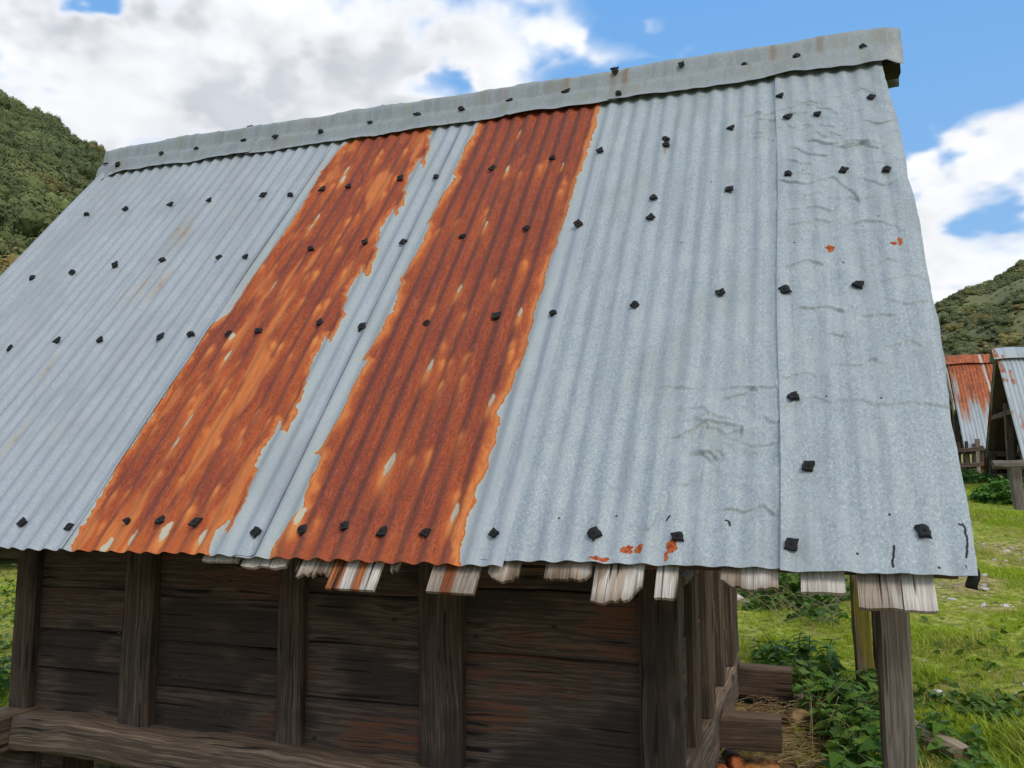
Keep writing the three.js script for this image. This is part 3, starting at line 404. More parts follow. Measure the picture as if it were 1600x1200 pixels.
// sills and the beams they sit on
hp('sill_beam', litDusty(timber(V3(-3.405, SILL - .060, -3.19), V3(-.595, SILL - .115, -3.19), .295, .145, { ch: .018, jit: .010, seg: 28 })), M.sillLitDust);
depthwise(-2.80, -5.75, SILL - .15, SILL + .016, -3.575, -3.425, M.sillLitDust, { name: 'sill_beam', ch: .014, jit: .008 });
depthwise(-3.03, -5.60, SILL - .205, SILL, -.592, -.436, M.sillLitDust, { name: 'sill_beam', ch: .014, jit: .008 });
along(-3.42, -.6, SILL - .15, SILL, -5.75, -5.55, M.sill, { name: 'sill_beam' });
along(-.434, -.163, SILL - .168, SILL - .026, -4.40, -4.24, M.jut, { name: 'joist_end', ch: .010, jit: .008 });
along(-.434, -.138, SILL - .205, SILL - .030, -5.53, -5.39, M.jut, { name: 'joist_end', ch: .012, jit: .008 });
along(-3.9, -3.34, SILL - .27, SILL - .165, -3.27, -3.12, M.post, { name: 'foundation_beam', jit: .008 });
along(-3.36, -3.22, SILL - .29, SILL - .16, -3.34, -3.16, M.post, { name: 'foundation_beam', jit: .006 });
depthwise(-3.05, -5.6, SILL - .34, SILL - .22, -2.2, -2.05, M.post, { name: 'foundation_beam' });
// right side wall: uprights with boards set back between them
for (const [z0, z1, x] of [[-3.60, -3.72, -.452], [-4.07, -4.20, -.450], [-4.30, -4.36, -.462], [-4.72, -4.84, -.455], [-5.24, -5.35, -.447], [-5.45, -5.58, -.456]]) up1(-.56, x, z1, z0, SILL + .002, WT + .05, M.post, {});
for (let k = 0, y = -1.05; k < 7; k++) { const h = [.20, .24, .19, .22, .2, .23, .24][k]; depthwise(-3.285, -5.56, Y(y + .002), Y(y + h - .002), -.535, -.497 + .004 * (k % 2), M.wall); y += h; }
depthwise(-3.2, -5.62, WT + .06, WT + .15, -.56, -.46, M.post, { name: 'wall_plate' });
hp('beam_end', timber(V3(-.432, Y(-.335), -3.24), V3(-.432, Y(-.335), -3.02), .046, .046, { ch: .014 }), M.sill);
// back and left walls, and both gables
for (let k = 0, y = -1.05; k < 6; k++) { along(-3.5, -.5, Y(y + .003), Y(y + .25), -5.70, -5.66, M.wall); depthwise(-3.28, -5.64, Y(y + .003), Y(y + .25), -3.53, -3.49, M.wall); y += .253; }
for (const [a, b] of POSTS) up1(a, b, -5.76, -5.64, SILL, WT, M.post, {});
for (const x of [-.505, -3.51]) for (let k = 0; k < 12; k++) { const z = -3.28 - k * .2, top = AY - .22 - Math.abs(z - AZ) * 1.235; if (top > WT + .16) hp('gable_board', timber(V3(x, WT + .155, z), V3(x, top, z), .028, .19, { up: UPZ, jit: .003 }), M.wall); }
// porch posts under the right end of the roof
up1(.200, .298, -3.275, -3.15, ground(.25, -3.2) - .1, WT, M.porch, { ch: .010, jit: .006, name: 'porch_post' });
hp('porch_post', timber(V3(.272, ground(.27, -5.7) - .08, -5.69), V3(.262, WT, -5.69), .105, .10, { up: UPZ, ch: .012, jit: .008 }), M.moss).userData.label = 'mossy yellow-green porch post at the back corner';
hp('porch_post', timber(V3(.365, ground(.36, -5.75) - .08, -5.76), V3(.35, WT, -5.76), .07, .09, { up: UPZ, ch: .010, jit: .010 }), M.post);
// curled metal lip at the lower right corner of the roof
hp('bent_lip', plate((s, t) => { const a = t * 2.6, v = .03 - .022 * Math.sin(a) , h = .012 - .022 * (1 - Math.cos(a)); return { p: RP(.372 + s * .030 + .004 * Math.sin(t * 7), v - .03 * t, h - .01 * s), n: RN }; }, 5, 10, .0014), rubber);

// ------------------------------------------------------------------ stones, log and scraps beside the hut
const rockMat = (r, g, b, k) => new THREE.MeshStandardMaterial({ roughness: .95, map: tex8(128, 128, (u, v, o) => { const n = fbm(u * 5, v * 5, 4, 5, 5), f = fbm(u * 30, v * 30, 2, 30, 30); set3(o, [r, g, b]); mix3(o, [r * .62, g * .55, b * .5], sstep(.45, .7, n)); mix3(o, [Math.min(255, r * 1.2), Math.min(255, g * 1.2), Math.min(255, b * 1.2)], sstep(.5, .8, f) * .6); }, true), bumpMap: tex8(128, 128, (u, v, o) => { o[0] = o[1] = o[2] = 255 * fbm(u * 16 + k, v * 16, 4, 16, 16); }), bumpScale: .006 });
const ochre = rockMat(190, 132, 74, 1), orange = rockMat(176, 104, 62, 2), greyRock = rockMat(134, 124, 112, 3), whiteRock = rockMat(205, 200, 190, 4);
function stone(name, seed, x, y, z, r, sy, mat, label, rot = 0, group) { const m = thing(name, rockGeo(seed, r, sy), mat, label, 'stone', group); m.position.set(x, y, z); m.rotation.y = rot; return m; }
stone('foundation_stone', 3, -.262, .25, -4.34, .11, .72, ochre, 'large ochre stone under the near joist end of the plank hut', .4);
stone('foundation_stone', 8, -.372, .29, -4.30, .05, .95, orange, 'small orange stone between the ochre stone and the sill', 1);
stone('foundation_stone', 12, -.425, .265, -4.2, .066, .75, orange, 'orange stone with a dark hollow, beneath the sill corner of the hut', 2);
stone('foundation_stone', 15, -.41, .300, -4.40, .05, .6, greyRock, 'grey wedge of stone directly below the near joist end', .3);
stone('foundation_stone', 19, -.10, .31, -5.10, .085, .75, rockMat(150, 124, 88, 5), 'straw-covered tan stone between the two joist ends', .8);
stone('foundation_stone', 22, -.07, .35, -5.42, .07, .6, greyRock, 'flat grey stone under the far joist end', .2);
stone('boulder', 31, -.63, .60, -7.75, .12, .45, whiteRock, 'pale flat stone in the weeds just behind the hut wall', .5);
stone('boulder', 34, -.45, .64, -8.3, .10, .45, whiteRock, 'smaller whitish stone farther back among the weeds', 1.5);
stone('boulder', 37, .672, ground(.672, -5.83) + .02, -5.83, .05, .5, whiteRock, 'white stone lying alone in the grass right of the porch post', 1.2);
{
  const g = timber(V3(.02, ground(.02, -5.62) + .03, -5.62), V3(.66, ground(.6, -4.72) + .03, -4.72), .13, .11, { ch: .03, jit: .014 });
  thing('fallen_log', g, new THREE.MeshStandardMaterial({ map: M.pale.map, bumpMap: M.pale.bumpMap, bumpScale: .003, color: new THREE.Color().setRGB(.62, .52, .40), roughness: .95 }), 'pale weathered split log lying in the nettles between the porch posts', 'log');
  const rag = plate((s, t) => ({ p: V3(-.045 + s * .07, .33 + .03 * Math.sin(s * 5 + t * 3) + .05 * (1 - t), -5.0 - t * .07 + .015 * Math.sin(s * 9)), n: V3(0, 1, .3).normalize() }), 8, 8, .001);
  thing('plastic_scrap', rag, new THREE.MeshPhysicalMaterial({ color: new THREE.Color().setRGB(.32, .40, .47), roughness: .25, clearcoat: .4 }), 'crumpled grey-blue scrap of plastic sheet in the straw beside the joist ends', 'plastic');
}
// ------------------------------------------------------------------ plants: shared leaf shapes
function leafGeo(ser, wid, fold, droop, N = 12) {
  const pos = [], idx = [], uv = [];
  for (let i = 0; i <= N; i++) {
    const t = i / N, w = wid * Math.pow(Math.sin(Math.PI * Math.pow(t, .62)), .85) * (1 - .25 * t) * (i === N ? 0 : 1), z = ser && i % 2 ? 1.16 : .9, y = -droop * t * t, back = ser && i % 2 ? -.035 : 0;
    for (const s of [-1, 0, 1]) { pos.push(s * w * z, y + Math.abs(s) * fold * w + (s ? .012 * Math.sin(i * 2.1 + s) : 0), t + (s ? back : 0)); uv.push(s * .5 + .5, t); }
  }
  for (let i = 0; i < N; i++) for (const c of [0, 1]) { const a = i * 3 + c, b = a + 1, d = a + 3, e = a + 4; idx.push(a, d, b, b, d, e); }
  const g = new THREE.BufferGeometry(); g.setAttribute('position', new THREE.Float32BufferAttribute(pos, 3)); g.setAttribute('uv', new THREE.Float32BufferAttribute(uv, 2)); g.setIndex(idx); g.computeVertexNormals(); return g;
}
const leafTex = tex8(128, 256, (u, v, o) => { const a = Math.abs(u - .5) * 2; const vein = Math.max(sstep(.07, .01, a), sstep(.86, .98, Math.cos((v * 14 - a * 4) * 3.1416)) * .6); set3(o, [235, 235, 235]); mix3(o, [255, 255, 255], vein); mix3(o, [170, 190, 170], fbm(u * 8, v * 12, 3) * .7 * (1 - vein)); }, true);
const leafMat = (r, g, b) => new THREE.MeshPhysicalMaterial({ color: new THREE.Color().setRGB(r, g, b), map: leafTex, roughness: .68, specularIntensity: .35, side: THREE.DoubleSide, transmission: .4, thickness: 0 });
const LEAF = [leafGeo(1, .36, .35, .35), leafGeo(1, .40, .2, .5), leafGeo(1, .33, .5, .2)];
const LMAT = [leafMat(.17, .35, .05), leafMat(.22, .42, .055), leafMat(.13, .28, .05), leafMat(.28, .46, .07)];
const stemMat = new THREE.MeshStandardMaterial({ color: new THREE.Color().setRGB(.12, .16, .05), roughness: .8 });
function nettle(x, z, h, seed, label, group, big = 1) {
  const r = rng(seed), y = ground(x, z), o = base('nettle', label, 'nettle', [x, y - .01, z], group), lx = (r() - .5) * .5, lz = (r() - .5) * .5;
  const P = t => V3(lx * h * t * t, h * t, lz * h * t * t);
  part('stem', new THREE.TubeGeometry(new THREE.QuadraticBezierCurve3(P(0), P(.5), P(1)), 6, .003, 5), stemMat, o);
  const nn = Math.max(3, Math.round(h / .042)); let az = r() * 6.28;
  for (let i = 0; i < nn; i++) {
    const t = .22 + .78 * (i + .5) / nn; az += Math.PI / 2 + (r() - .5) * .5;
    for (const s of [0, 1]) {
      const m = part('leaf', LEAF[Math.floor(r() * 3)], LMAT[(seed + Math.floor(r() * 2.2)) % 4], o), sz = (.062 + r() * .05) * big * (i > nn - 2 ? .62 : 1) * (i === 0 ? .8 : 1);
      m.position.copy(P(t)); m.rotation.order = 'YXZ'; m.rotation.set(lerp(.45, -.35, t) * .8 + (r() - .5) * .5, az + s * Math.PI + (r() - .5) * .4, (r() - .5) * .6); m.scale.setScalar(sz);
    }
  }
  return o;
}
{
  const r = rng(4242); let n = 0; const spots = [];
  const scatter = (cnt, x0, x1, z0, z1, h0, h1, ok, label, group, big) => { let c = 0, g = 0; while (c < cnt && g++ < 4000) { const x = lerp(x0, x1, r()), z = lerp(z0, z1, r()); if (!ok(x, z)) continue; if (spots.some(p => Math.hypot(p[0] - x, p[1] - z) < .055)) continue; spots.push([x, z]); nettle(x, z, lerp(h0, h1, r()), 5000 + n++, label, group, big); c++; } };
  scatter(46, -.12, .34, -5.62, -4.05, .12, .26, (x, z) => x > .0 - (z + 4.7) * -.02 + .03 * Math.sin(z * 9) - (z < -5.25 ? .1 : 0), 'green stinging nettle in the dense patch between the joist ends and porch posts', 'nettles between the joist ends and porch posts', 1.15);
  scatter(26, -.42, .22, -6.35, -5.68, .12, .22, () => true, 'green nettle in the low row behind the far joist end', 'nettles behind the far joist end', 1.1);
  scatter(18, .34, .78, -4.95, -3.95, .10, .20, () => true, 'green nettle in the grass right of the front porch post', 'nettles right of the front porch post', 1.1);
  scatter(12, -5.5, -4.75, -5.0, -4.15, .15, .32, () => true, 'green nettle at the left end of the plank hut', 'nettles at the left end of the hut', 1.2);
}
// straw, twigs and dry stems lying by the joist ends
{
  const r = rng(77), gs = [];
  const straw = (x, y, z, len, rad, flat) => { const a = r() * 6.28, up = flat ? (r() - .4) * .25 : .6 + r() * .5, d = V3(Math.cos(a), up, Math.sin(a)).normalize(), p0 = V3(x, y, z), p1 = p0.clone().addScaledVector(d, len * .5).add(V3((r() - .5) * .03, (r() - .3) * .02, (r() - .5) * .03)), p2 = p0.clone().addScaledVector(d, len).add(V3((r() - .5) * .05, flat ? -.005 : -.04 * r(), (r() - .5) * .05)); gs.push(new THREE.TubeGeometry(new THREE.QuadraticBezierCurve3(p0, p1, p2), 5, rad, 4)); };
  for (let i = 0; i < 420; i++) { const z = -4.45 - r() * 1.15, x = -.40 + r() * .42; straw(x, ground(x, z) + .01 + r() * .06, z, .05 + r() * .13, .0008 + r() * .0016, true); }
  for (let i = 0; i < 60; i++) { const z = -4.1 - r() * .5, x = -.15 + r() * .2; straw(x, ground(x, z) + .01 + r() * .04, z, .06 + r() * .2, .001 + r() * .0015, true); }
  for (let i = 0; i < 22; i++) { const x = -.1 + r() * .4, z = -5.6 + r() * 1.3; straw(x, ground(x, z) + .02, z, .2 + r() * .22, .0014, false); }
  const geo = mergeGeometries(gs.map(g => g.toNonIndexed())), cols = []; let k = 0; for (const g of gs) { const n = g.toNonIndexed().attributes.position.count, t = hash2(k++, 7), c = [lerp(.22, .46, t), lerp(.14, .35, t), lerp(.07, .19, t)]; for (let i = 0; i < n; i++) cols.push(...c); }
  geo.setAttribute('color', new THREE.Float32BufferAttribute(cols, 3));
  stuff(new THREE.Mesh(geo, new THREE.MeshStandardMaterial({ vertexColors: true, roughness: .9 })), 'dry_straw', 'dry straw and dead stems strewn around the joist ends', 'straw');
}
// ------------------------------------------------------------------ grass and undergrowth
function bladeClump(seed, n, h, spread, wid) {
  const r = rng(seed), pos = [], idx = [];
  for (let i = 0; i < n; i++) {
    const a = r() * 6.28, d = Math.sqrt(r()) * spread, x = Math.cos(a) * d, z = Math.sin(a) * d, hh = h * (.45 + r() * .7), b = r() * 6.28, ben = hh * (.25 + r() * .7), bx = Math.cos(b), bz = Math.sin(b), w = wid * (.6 + r() * .8), k = pos.length / 3;
    for (const [t, f] of [[0, 1], [.55, .8], [1, .05]]) { const cx = x + bx * ben * t * t, cz = z + bz * ben * t * t, y = hh * t * (1 - .25 * t); pos.push(cx - bz * w * f, y, cz + bx * w * f, cx + bz * w * f, y, cz - bx * w * f); }
    idx.push(k, k + 1, k + 3, k, k + 3, k + 2, k + 2, k + 3, k + 5, k + 2, k + 5, k + 4);
  }
  const g = new THREE.BufferGeometry(); g.setAttribute('position', new THREE.Float32BufferAttribute(pos, 3)); g.setIndex(idx); g.computeVertexNormals(); return g;
}
const inHut = (x, z) => x > -3.62 && x < -.12 && z < -2.95 && z > -5.72;
function scatterInst(name, label, cat, geos, mat, pts, colf) {   // pts: [x,y,z,scale,rotY,tilt,sy]
  const per = geos.map(() => []); pts.forEach((p, i) => per[i % geos.length].push(p));
  per.forEach((L, k) => { if (!L.length) return; const im = new THREE.InstancedMesh(geos[k], mat, L.length), o = new THREE.Object3D(), c = new THREE.Color(); L.forEach((p, i) => { o.position.set(p[0], p[1], p[2]); o.rotation.set(p[5] || 0, p[4], p[7] || 0); o.scale.set(p[3], p[3] * (p[6] || 1), p[3]); o.updateMatrix(); im.setMatrixAt(i, o.matrix); colf(c, p, i); im.setColorAt(i, c); }); stuff(im, name, label, cat); });
}
{
  const r = rng(1234), short = [], tall = [];
  const add = (a0, a1, r0, r1, dens) => { // azimuth range in degrees
    const A = (a1 - a0) * Math.PI / 180, n = Math.round(A * (r1 * r1 - r0 * r0) / 2 * dens);
    for (let i = 0; i < n; i++) { const a = (a0 + (a1 - a0) * r()) * Math.PI / 180, d = Math.sqrt(lerp(r0 * r0, r1 * r1, r())), x = Math.sin(a) * d, z = -Math.cos(a) * d; if (inHut(x, z)) continue; const b = bare(x, z); if (r() < b * 1.0) continue; const cl = fbm(x * 1.3, z * 1.3, 3); const s = (.75 + .8 * sstep(.4, .75, cl)) * (.7 + .6 * r()) * (1 - .4 * b) * lerp(1, .62, sstep(5.4, 7, d)); const p = [x, ground(x, z) - .004, z, s * (1 + d * .015), r() * 6.28, 0, 1]; if (x < .35 && x > -.15 && z > -5.6) { if (r() < .8) continue; } (cl > .55 && r() < (d < 6.5 ? .3 : .06) ? tall : short).push(p); }
  };
  add(-3, 24, 3.2, 8, 1500); add(-3, 22, 8, 14, 800); add(-3, 20, 14, 26, 300); add(-62, -40, 3.6, 8, 900); add(-60, -42, 8, 14, 350); add(-40, -3, 5.9, 12, 160); add(24, 50, 2.5, 9, 150);
  const g1 = [1, 2, 3].map(k => bladeClump(k, 14, .050, .05, .0022)), g2 = [4, 5].map(k => bladeClump(k, 12, .13, .05, .0024));
  const gm = new THREE.MeshPhysicalMaterial({ color: 0xffffff, roughness: .75, specularIntensity: .3, side: THREE.DoubleSide, transmission: .35, thickness: 0 });
  const gcol = (c, p, i) => { const n = fbm(p[0] * .8 + 3, p[2] * .8 + 9, 3), q = hash2(i, 3), dry = sstep(.5, .75, fbm(p[0] * 1.9 + 40, p[2] * 1.9, 3)) * .6 + (q > .93 ? .7 : 0); c.setRGB(lerp(lerp(.33, .48, n), .55, dry * .7), lerp(lerp(.47, .56, n), .48, dry * .6), lerp(.035, .14, dry)); };
  scatterInst('grass', 'short green meadow grass around the huts', 'grass', g1, gm, short, gcol);
  scatterInst('grass', 'taller tufts of grass standing in the meadow', 'grass', g2, gm, tall, gcol);
  // weeds and bramble behind the hut
  const lv = [], tw = []; const wr = rng(55);
  const weeds = (n, cx, cz, sx, sz, h) => { for (let i = 0; i < n; i++) { const x = cx + (wr() + wr() - 1) * sx, z = cz + (wr() + wr() - 1) * sz, q = fbm(x * 3, z * 3, 3); if (q < .42) continue; lv.push([x, ground(x, z) + wr() * h * sstep(.4, .7, q), z, .035 + wr() * .035, wr() * 6.28, (wr() - .5) * 1.4, 1, (wr() - .5) * 1.2]); } };
  weeds(2600, -.1, -8.0, .75, .9, .24); weeds(600, .9, -5.4, .5, .7, .06); weeds(900, -6.4, -5.6, 1.2, 1.0, .3); weeds(1500, -7.8, -7.6, 1.5, 1.2, .5); weeds(220, 1.2, -6.6, .9, .9, .05);
  const g3 = [leafGeo(0, .42, .3, .3, 5), leafGeo(1, .5, .15, .4, 6)];
  scatterInst('undergrowth', 'leafy low weeds and brambles behind the hut', 'weeds', g3, leafMat(1, 1, 1), lv, (c, p, i) => { const q = hash2(i, 11); c.setRGB(lerp(.09, .22, q), lerp(.20, .37, q), lerp(.03, .06, q)); });
  const gs = []; for (let i = 0; i < 150; i++) { const x = -.1 + (wr() + wr() - 1) * .8, z = -7.9 + (wr() + wr() - 1) * 1.1, y = ground(x, z), a = wr() * 6.28, L = .12 + wr() * .32; gs.push(new THREE.TubeGeometry(new THREE.QuadraticBezierCurve3(V3(x, y, z), V3(x + Math.cos(a) * L * .3, y + L * .6, z + Math.sin(a) * L * .3), V3(x + Math.cos(a) * L, y + L * (.3 + wr() * .6), z + Math.sin(a) * L)), 5, .0016, 4)); }
  stuff(new THREE.Mesh(mergeGeometries(gs), new THREE.MeshStandardMaterial({ color: new THREE.Color().setRGB(.36, .28, .18), roughness: .9 })), 'dead_stems', 'dead pale stems sticking out of the weeds behind the hut', 'stems');
  // pale pebbles on the trodden patch
  const pb = []; for (let i = 0; i < 2600; i++) { const x = .3 + wr() * 3.0, z = -4.6 - wr() * 9; if (wr() > bare(x, z) * .55 + .010) continue; pb.push([x, ground(x, z) + .004, z, .010 + wr() * wr() * .035, wr() * 6.28, wr(), .6]); }
  scatterInst('pebbles', 'pale pebbles scattered on the trodden earth', 'pebbles', [rockGeo(1, 1, .6, 1), rockGeo(2, 1, .6, 1)], new THREE.MeshStandardMaterial({ roughness: .9 }), pb, (c, p, i) => { const q = .30 + .30 * hash2(i, 5); c.setRGB(q, q * .95, q * .86); });
}

// ------------------------------------------------------------------ the huts across the meadow
function farRoofMat(seed, rusty) {
  return new THREE.MeshStandardMaterial({ metalness: .15, roughness: .75, map: tex8(512, 512, (u, v, o) => {
    const st = fbm(u * 18 + seed, v * 3, 4), big = fbm(u * 3 + seed * 3, v * 2 + seed, 4), f = fbm(u * 90, v * 60, 2);
    set3(o, [172, 182, 188]); mix3(o, [140, 150, 156], sstep(.55, .35, st) * .6); mix3(o, [196, 200, 198], f * .4);
    const k = rusty ? sstep(.42, .54, st * .30 + big * .22 + v * .46) : sstep(.56, .62, big * .6 + fbm(u * 12 + seed, v * 9, 3) * .4);
    const c = [168, 92, 58]; mix3(c, [128, 74, 56], sstep(.45, .7, fbm(u * 40, v * 6, 3))); mix3(c, [196, 112, 58], sstep(.55, .75, f)); mix3(o, c, k);
    if (rusty) for (const [a, w] of [[.47, .022], [.98, .02]]) mix3(o, [196, 198, 190], sstep(w, w * .5, Math.abs(u - a + .012 * Math.sin(v * 9) + (f - .5) * .02)) * .9);
  }, true) });
}
M.farPale = new THREE.MeshStandardMaterial({ color: new THREE.Color().setRGB(.75, .70, .62), roughness: .9, map: M.pale.map });
function farHut(name, label, { x0, x1, zr, yr, mat, rows = 6 }) {
  const gy = ground((x0 + x1) / 2, zr + 1.6), o = base(name, label, 'hut', [(x0 + x1) / 2, gy, zr], 'wooden huts across the meadow');
  const P = (n, g, m) => { const q = part(n, g, m, o); q.position.sub(o.position); return q; };
  const L = 3.1, F = (u, v, h, s) => V3(u, yr - (L - v) * DY + h * NY, zr + s * ((L - v) * -DZ + h * NZ));
  const nS = Math.ceil((x1 - x0) / .85);
  for (const s of [1, -1]) for (let k = 0; k < nS; k++) {
    const a = x0 + k * .85, b = Math.min(x1, a + .9), of = .004 * (k % 2);
    P('roof_sheet', plate((p, t) => { const u = s > 0 ? lerp(a, b, p) : lerp(b, a, p), v = L * t + .02 * vn(u * 7, 1.5) * (1 - t); return { p: F(u, v, of + .009 * Math.cos(u / PITCH * 6.283) + .02 * (fbm(u * 3, v * 2, 2) - .5), s), n: V3(0, NY, NZ * s) }; }, 72, 6, .002, (p, t) => [(lerp(a, b, p) - x0) / 1.7, t]), mat);
    P('roof_board', timber(F((a + b) / 2, .05, -.06, s), F((a + b) / 2, L, -.06, s), .84, .02, { up: V3(0, NY, NZ * s) }), M.wall);
  }
  P('ridge_cap', plate((p, t) => { const q = (t - .5) * -.5, u = lerp(x0 - .06, x1, p); return { p: V3(u, yr + .05 - Math.abs(q) * 1.05 - .02 * Math.exp(-q * q * 900) + .01 * Math.sin(u * 7), zr + q), n: V3(0, 1, 0) }; }, 40, 6, .002, (p, t) => [p * 3, .78 + t * .2]), mat);
  const E0 = yr - L * DY, zf = zr + 1.45, zb = zr - 1.45, gx = x0 + .75, fl = gy + .35;
  for (const z of [zf, zb]) { for (const x of [x0 + .1, gx, x1 - .3]) P('post', timber(V3(x, ground(x, z) - .1, z), V3(x, E0 + .44, z), .13, .13, { up: UPZ }), M.post); P('wall_plate', timber(V3(x0, E0 + .40, z), V3(x1, E0 + .40, z), .12, .12), M.post); }
  P('post', timber(V3(x0 + .08, ground(x0, zr + .35) - .1, zr + .42), V3(x0 + .08, E0 + 1.3, zr + .42), .13, .12, { up: UPZ }), M.post);
  P('tie_beam', timber(V3(x0 + .08, E0 + 1.12, zr + .92), V3(x0 + .08, E0 + 1.12, zr - .92), .10, .10), M.post);
  P('tie_beam', timber(V3(gx - .02, E0 + .35, zf), V3(gx - .02, E0 + .35, zb), .1, .1), M.post);
  for (let k = 0; k < rows; k++) { const h = (E0 + .44 - fl) / rows, y = fl + h * (k + .5); for (const z of [zf, zb]) P('wall_plank', timber(V3(gx, y, z), V3(x1 - .3, y, z), .04, h - .01), M.wall); P('wall_plank', timber(V3(gx, y, zf), V3(gx, y, zb), .04, h - .01), M.wall); }
  for (let k = 0; k < 14; k++) { const z = zf - .1 - k * .205, top = yr - .12 - Math.abs(z - zr) * 1.235; P('gable_board', timber(V3(gx, E0 + .55, z), V3(gx, top, z), .03, .2, { up: UPZ }), M.wall); }
  for (const z of [zf, zb]) P('sill_beam', timber(V3(x0, fl - .08, z), V3(x1, fl - .08, z), .16, .16), M.post);
  P('sill_beam', timber(V3(gx, fl - .08, zf), V3(gx, fl - .08, zb), .16, .16), M.post);
  return { o, P, E0, F, L };
}
{
  const h1 = farHut('wooden_hut', 'farther wooden hut with a streaked rust-red roof, behind the grey-roofed hut', { x0: 3.40, x1: 8.6, zr: -24, yr: EYE + 3.16, mat: farRoofMat(3, true) });
  h1.P('barge_board', timber(h1.F(3.36, 2.95, -.10, 1), h1.F(3.36, 1.25, -.10, 1), .03, .20), M.farPale);
  h1.P('porch_post', timber(V3(3.66, ground(3.66, -22) - .1, -22.02), V3(3.66, EYE + .98, -22.02), .10, .10, { up: UPZ }), M.farPale);
  h1.P('brace', timber(V3(3.74, EYE + .25, -22.0), V3(3.98, EYE + .75, -22.05), .10, .08), M.post);
  farHut('wooden_hut', 'nearer of the two far huts, grey roof with rust spots and an open dark gable', { x0: 3.56, x1: 8.2, zr: -19, yr: EYE + 2.60, mat: farRoofMat(8, false) });
  farHut('wooden_hut', 'neighbouring hut whose plank corner shows left of the nearest plank hut', { x0: -15.2, x1: -9.1, zr: -11.2, yr: EYE + 1.55, mat: farRoofMat(14, false) });
  // low picket fence by the far hut
  const pf = base('picket_fence', 'low grey picket fence in front of the rust-red far hut', 'fence', [3.3, ground(3.3, -21.6), -21.6]);
  const Q = (n, g, m) => { const q = part(n, g, m, pf); q.position.sub(pf.position); };
  for (let k = 0; k < 7; k++) { const x = 2.75 + k * .15, y = ground(x, -21.6); Q('picket', timber(V3(x, y - .05, -21.6), V3(x + .02, y + .78 + .05 * Math.sin(k * 5), -21.6), .07, .03, { up: UPZ }), M.post); }
  for (const h of [.28, .62]) Q('rail', timber(V3(2.7, ground(2.7, -21.6) + h, -21.55), V3(3.72, ground(3.7, -21.6) + h + .03, -21.55), .05, .09), M.sill);
  // rough rail fence at the right
  const rf = base('rail_fence', 'rough log rail fence on thick posts at the right edge of the meadow', 'fence', [3.4, ground(3.4, -14), -14]);
  const R2 = (n, g, m) => { const q = part(n, g, m, rf); q.position.sub(rf.position); };
  R2('rail', timber(V3(2.50, EYE + .245, -14), V3(5.4, EYE + .31, -14.15), .13, .12, { ch: .035, jit: .012 }), M.porch);
  for (const x of [2.82, 4.1, 5.3]) R2('post', timber(V3(x, ground(x, -14) - .1, -14.02), V3(x - .03, EYE + .21, -14.02), .15, .14, { up: UPZ, ch: .03, jit: .012 }), M.porch);
  // leafy bush by the fence and weeds along the far huts
  const r = rng(606), bush = (x, z, w, h, n, label, name = 'bush') => {
    const o = base(name, label, 'bush', [x, ground(x, z), z]), gs = []; const lg = leafGeo(0, .42, .3, .3, 4);
    for (let i = 0; i < n; i++) { const a = r() * 6.28, q = Math.sqrt(r()), p = V3(Math.cos(a) * q * w, (r() * .9 + .05) * h * (1 - q * q * .7) * (.6 + .6 * vn(a * 2, q * 3)), Math.sin(a) * q * w), m = new THREE.Matrix4().compose(p, new THREE.Quaternion().setFromEuler(new THREE.Euler((r() - .5) * 1.5, r() * 6.28, (r() - .5))), V3(1, 1, 1).multiplyScalar(.07 + r() * .06)); gs.push(lg.clone().applyMatrix4(m)); }
    part('foliage', mergeGeometries(gs), LMAT[0], o); part('stem', new THREE.CylinderGeometry(.01, .02, h * .6, 6).translate(0, h * .3, 0), stemMat, o);
  };
  bush(2.80, -15.0, .42, .42, 900, 'round leafy green bush beside the rail fence post');
  bush(3.35, -16.9, .5, .30, 700, 'low green bush at the foot of the open gable of the grey-roofed far hut');
  bush(3.25, -20.6, .6, .28, 700, 'low weedy green bush in front of the picket fence');
}

// ------------------------------------------------------------------ hills
const SKY_AZ = [[-180, 9], [-120, 14], [-90, 19], [-64, 23.5], [-50.8, 21.3], [-49.5, 20.8], [-48.1, 20.4], [-46.7, 19.6], [-45, 18.9], [-30, 13], [-12, 9.2], [0, 9.3], [7.45, 10.4], [9, 11.0], [10.7, 11.5], [12.4, 12.4], [25, 16.5], [45, 17], [90, 12], [180, 9]];
const crestEl = az => { for (let i = 1; i < SKY_AZ.length; i++) if (az <= SKY_AZ[i][0]) { const t = (az - SKY_AZ[i - 1][0]) / (SKY_AZ[i][0] - SKY_AZ[i - 1][0]); return lerp(SKY_AZ[i - 1][1], SKY_AZ[i][1], t); } return 9; };
const crestR = az => lerp(330, 250, sstep(-40, 5, az)), R0 = 48;
function hillAt(az, t) {   // t: 0 at the foot, 1 at the crest, then over the top
  const a = az * Math.PI / 180, Rc = crestR(az), rr = lerp(R0, Rc, t), Hc = Rc * Math.tan(crestEl(az) * Math.PI / 180) + EYE, B = 3.2;
  let y = t <= 1 ? lerp(B, Hc, Math.pow(t, 1.06)) : Hc - (t - 1) * 30;
  y += (fbm(az * .35 + 70, rr * .03, 4) - .5) * 8 * sstep(0, .25, t) * (1 - sstep(.75, 1, t) * .8);
  return V3(Math.sin(a) * rr, y, -Math.cos(a) * rr);
}
const openK = (az, t) => { const p = .60 + .018 * (az - 9), rightSide = sstep(-20, 2, az); return rightSide * Math.max(sstep(.010, .004, Math.abs(t - p)), sstep(.009, .003, Math.abs(t - p + .07)), sstep(.26, .05, t), .7 * sstep(.60, .70, fbm(az * .5 + 3, t * 16 + az * -.25, 4)), sstep(.04, .0, Math.abs(t - p + .035)) * .75); };
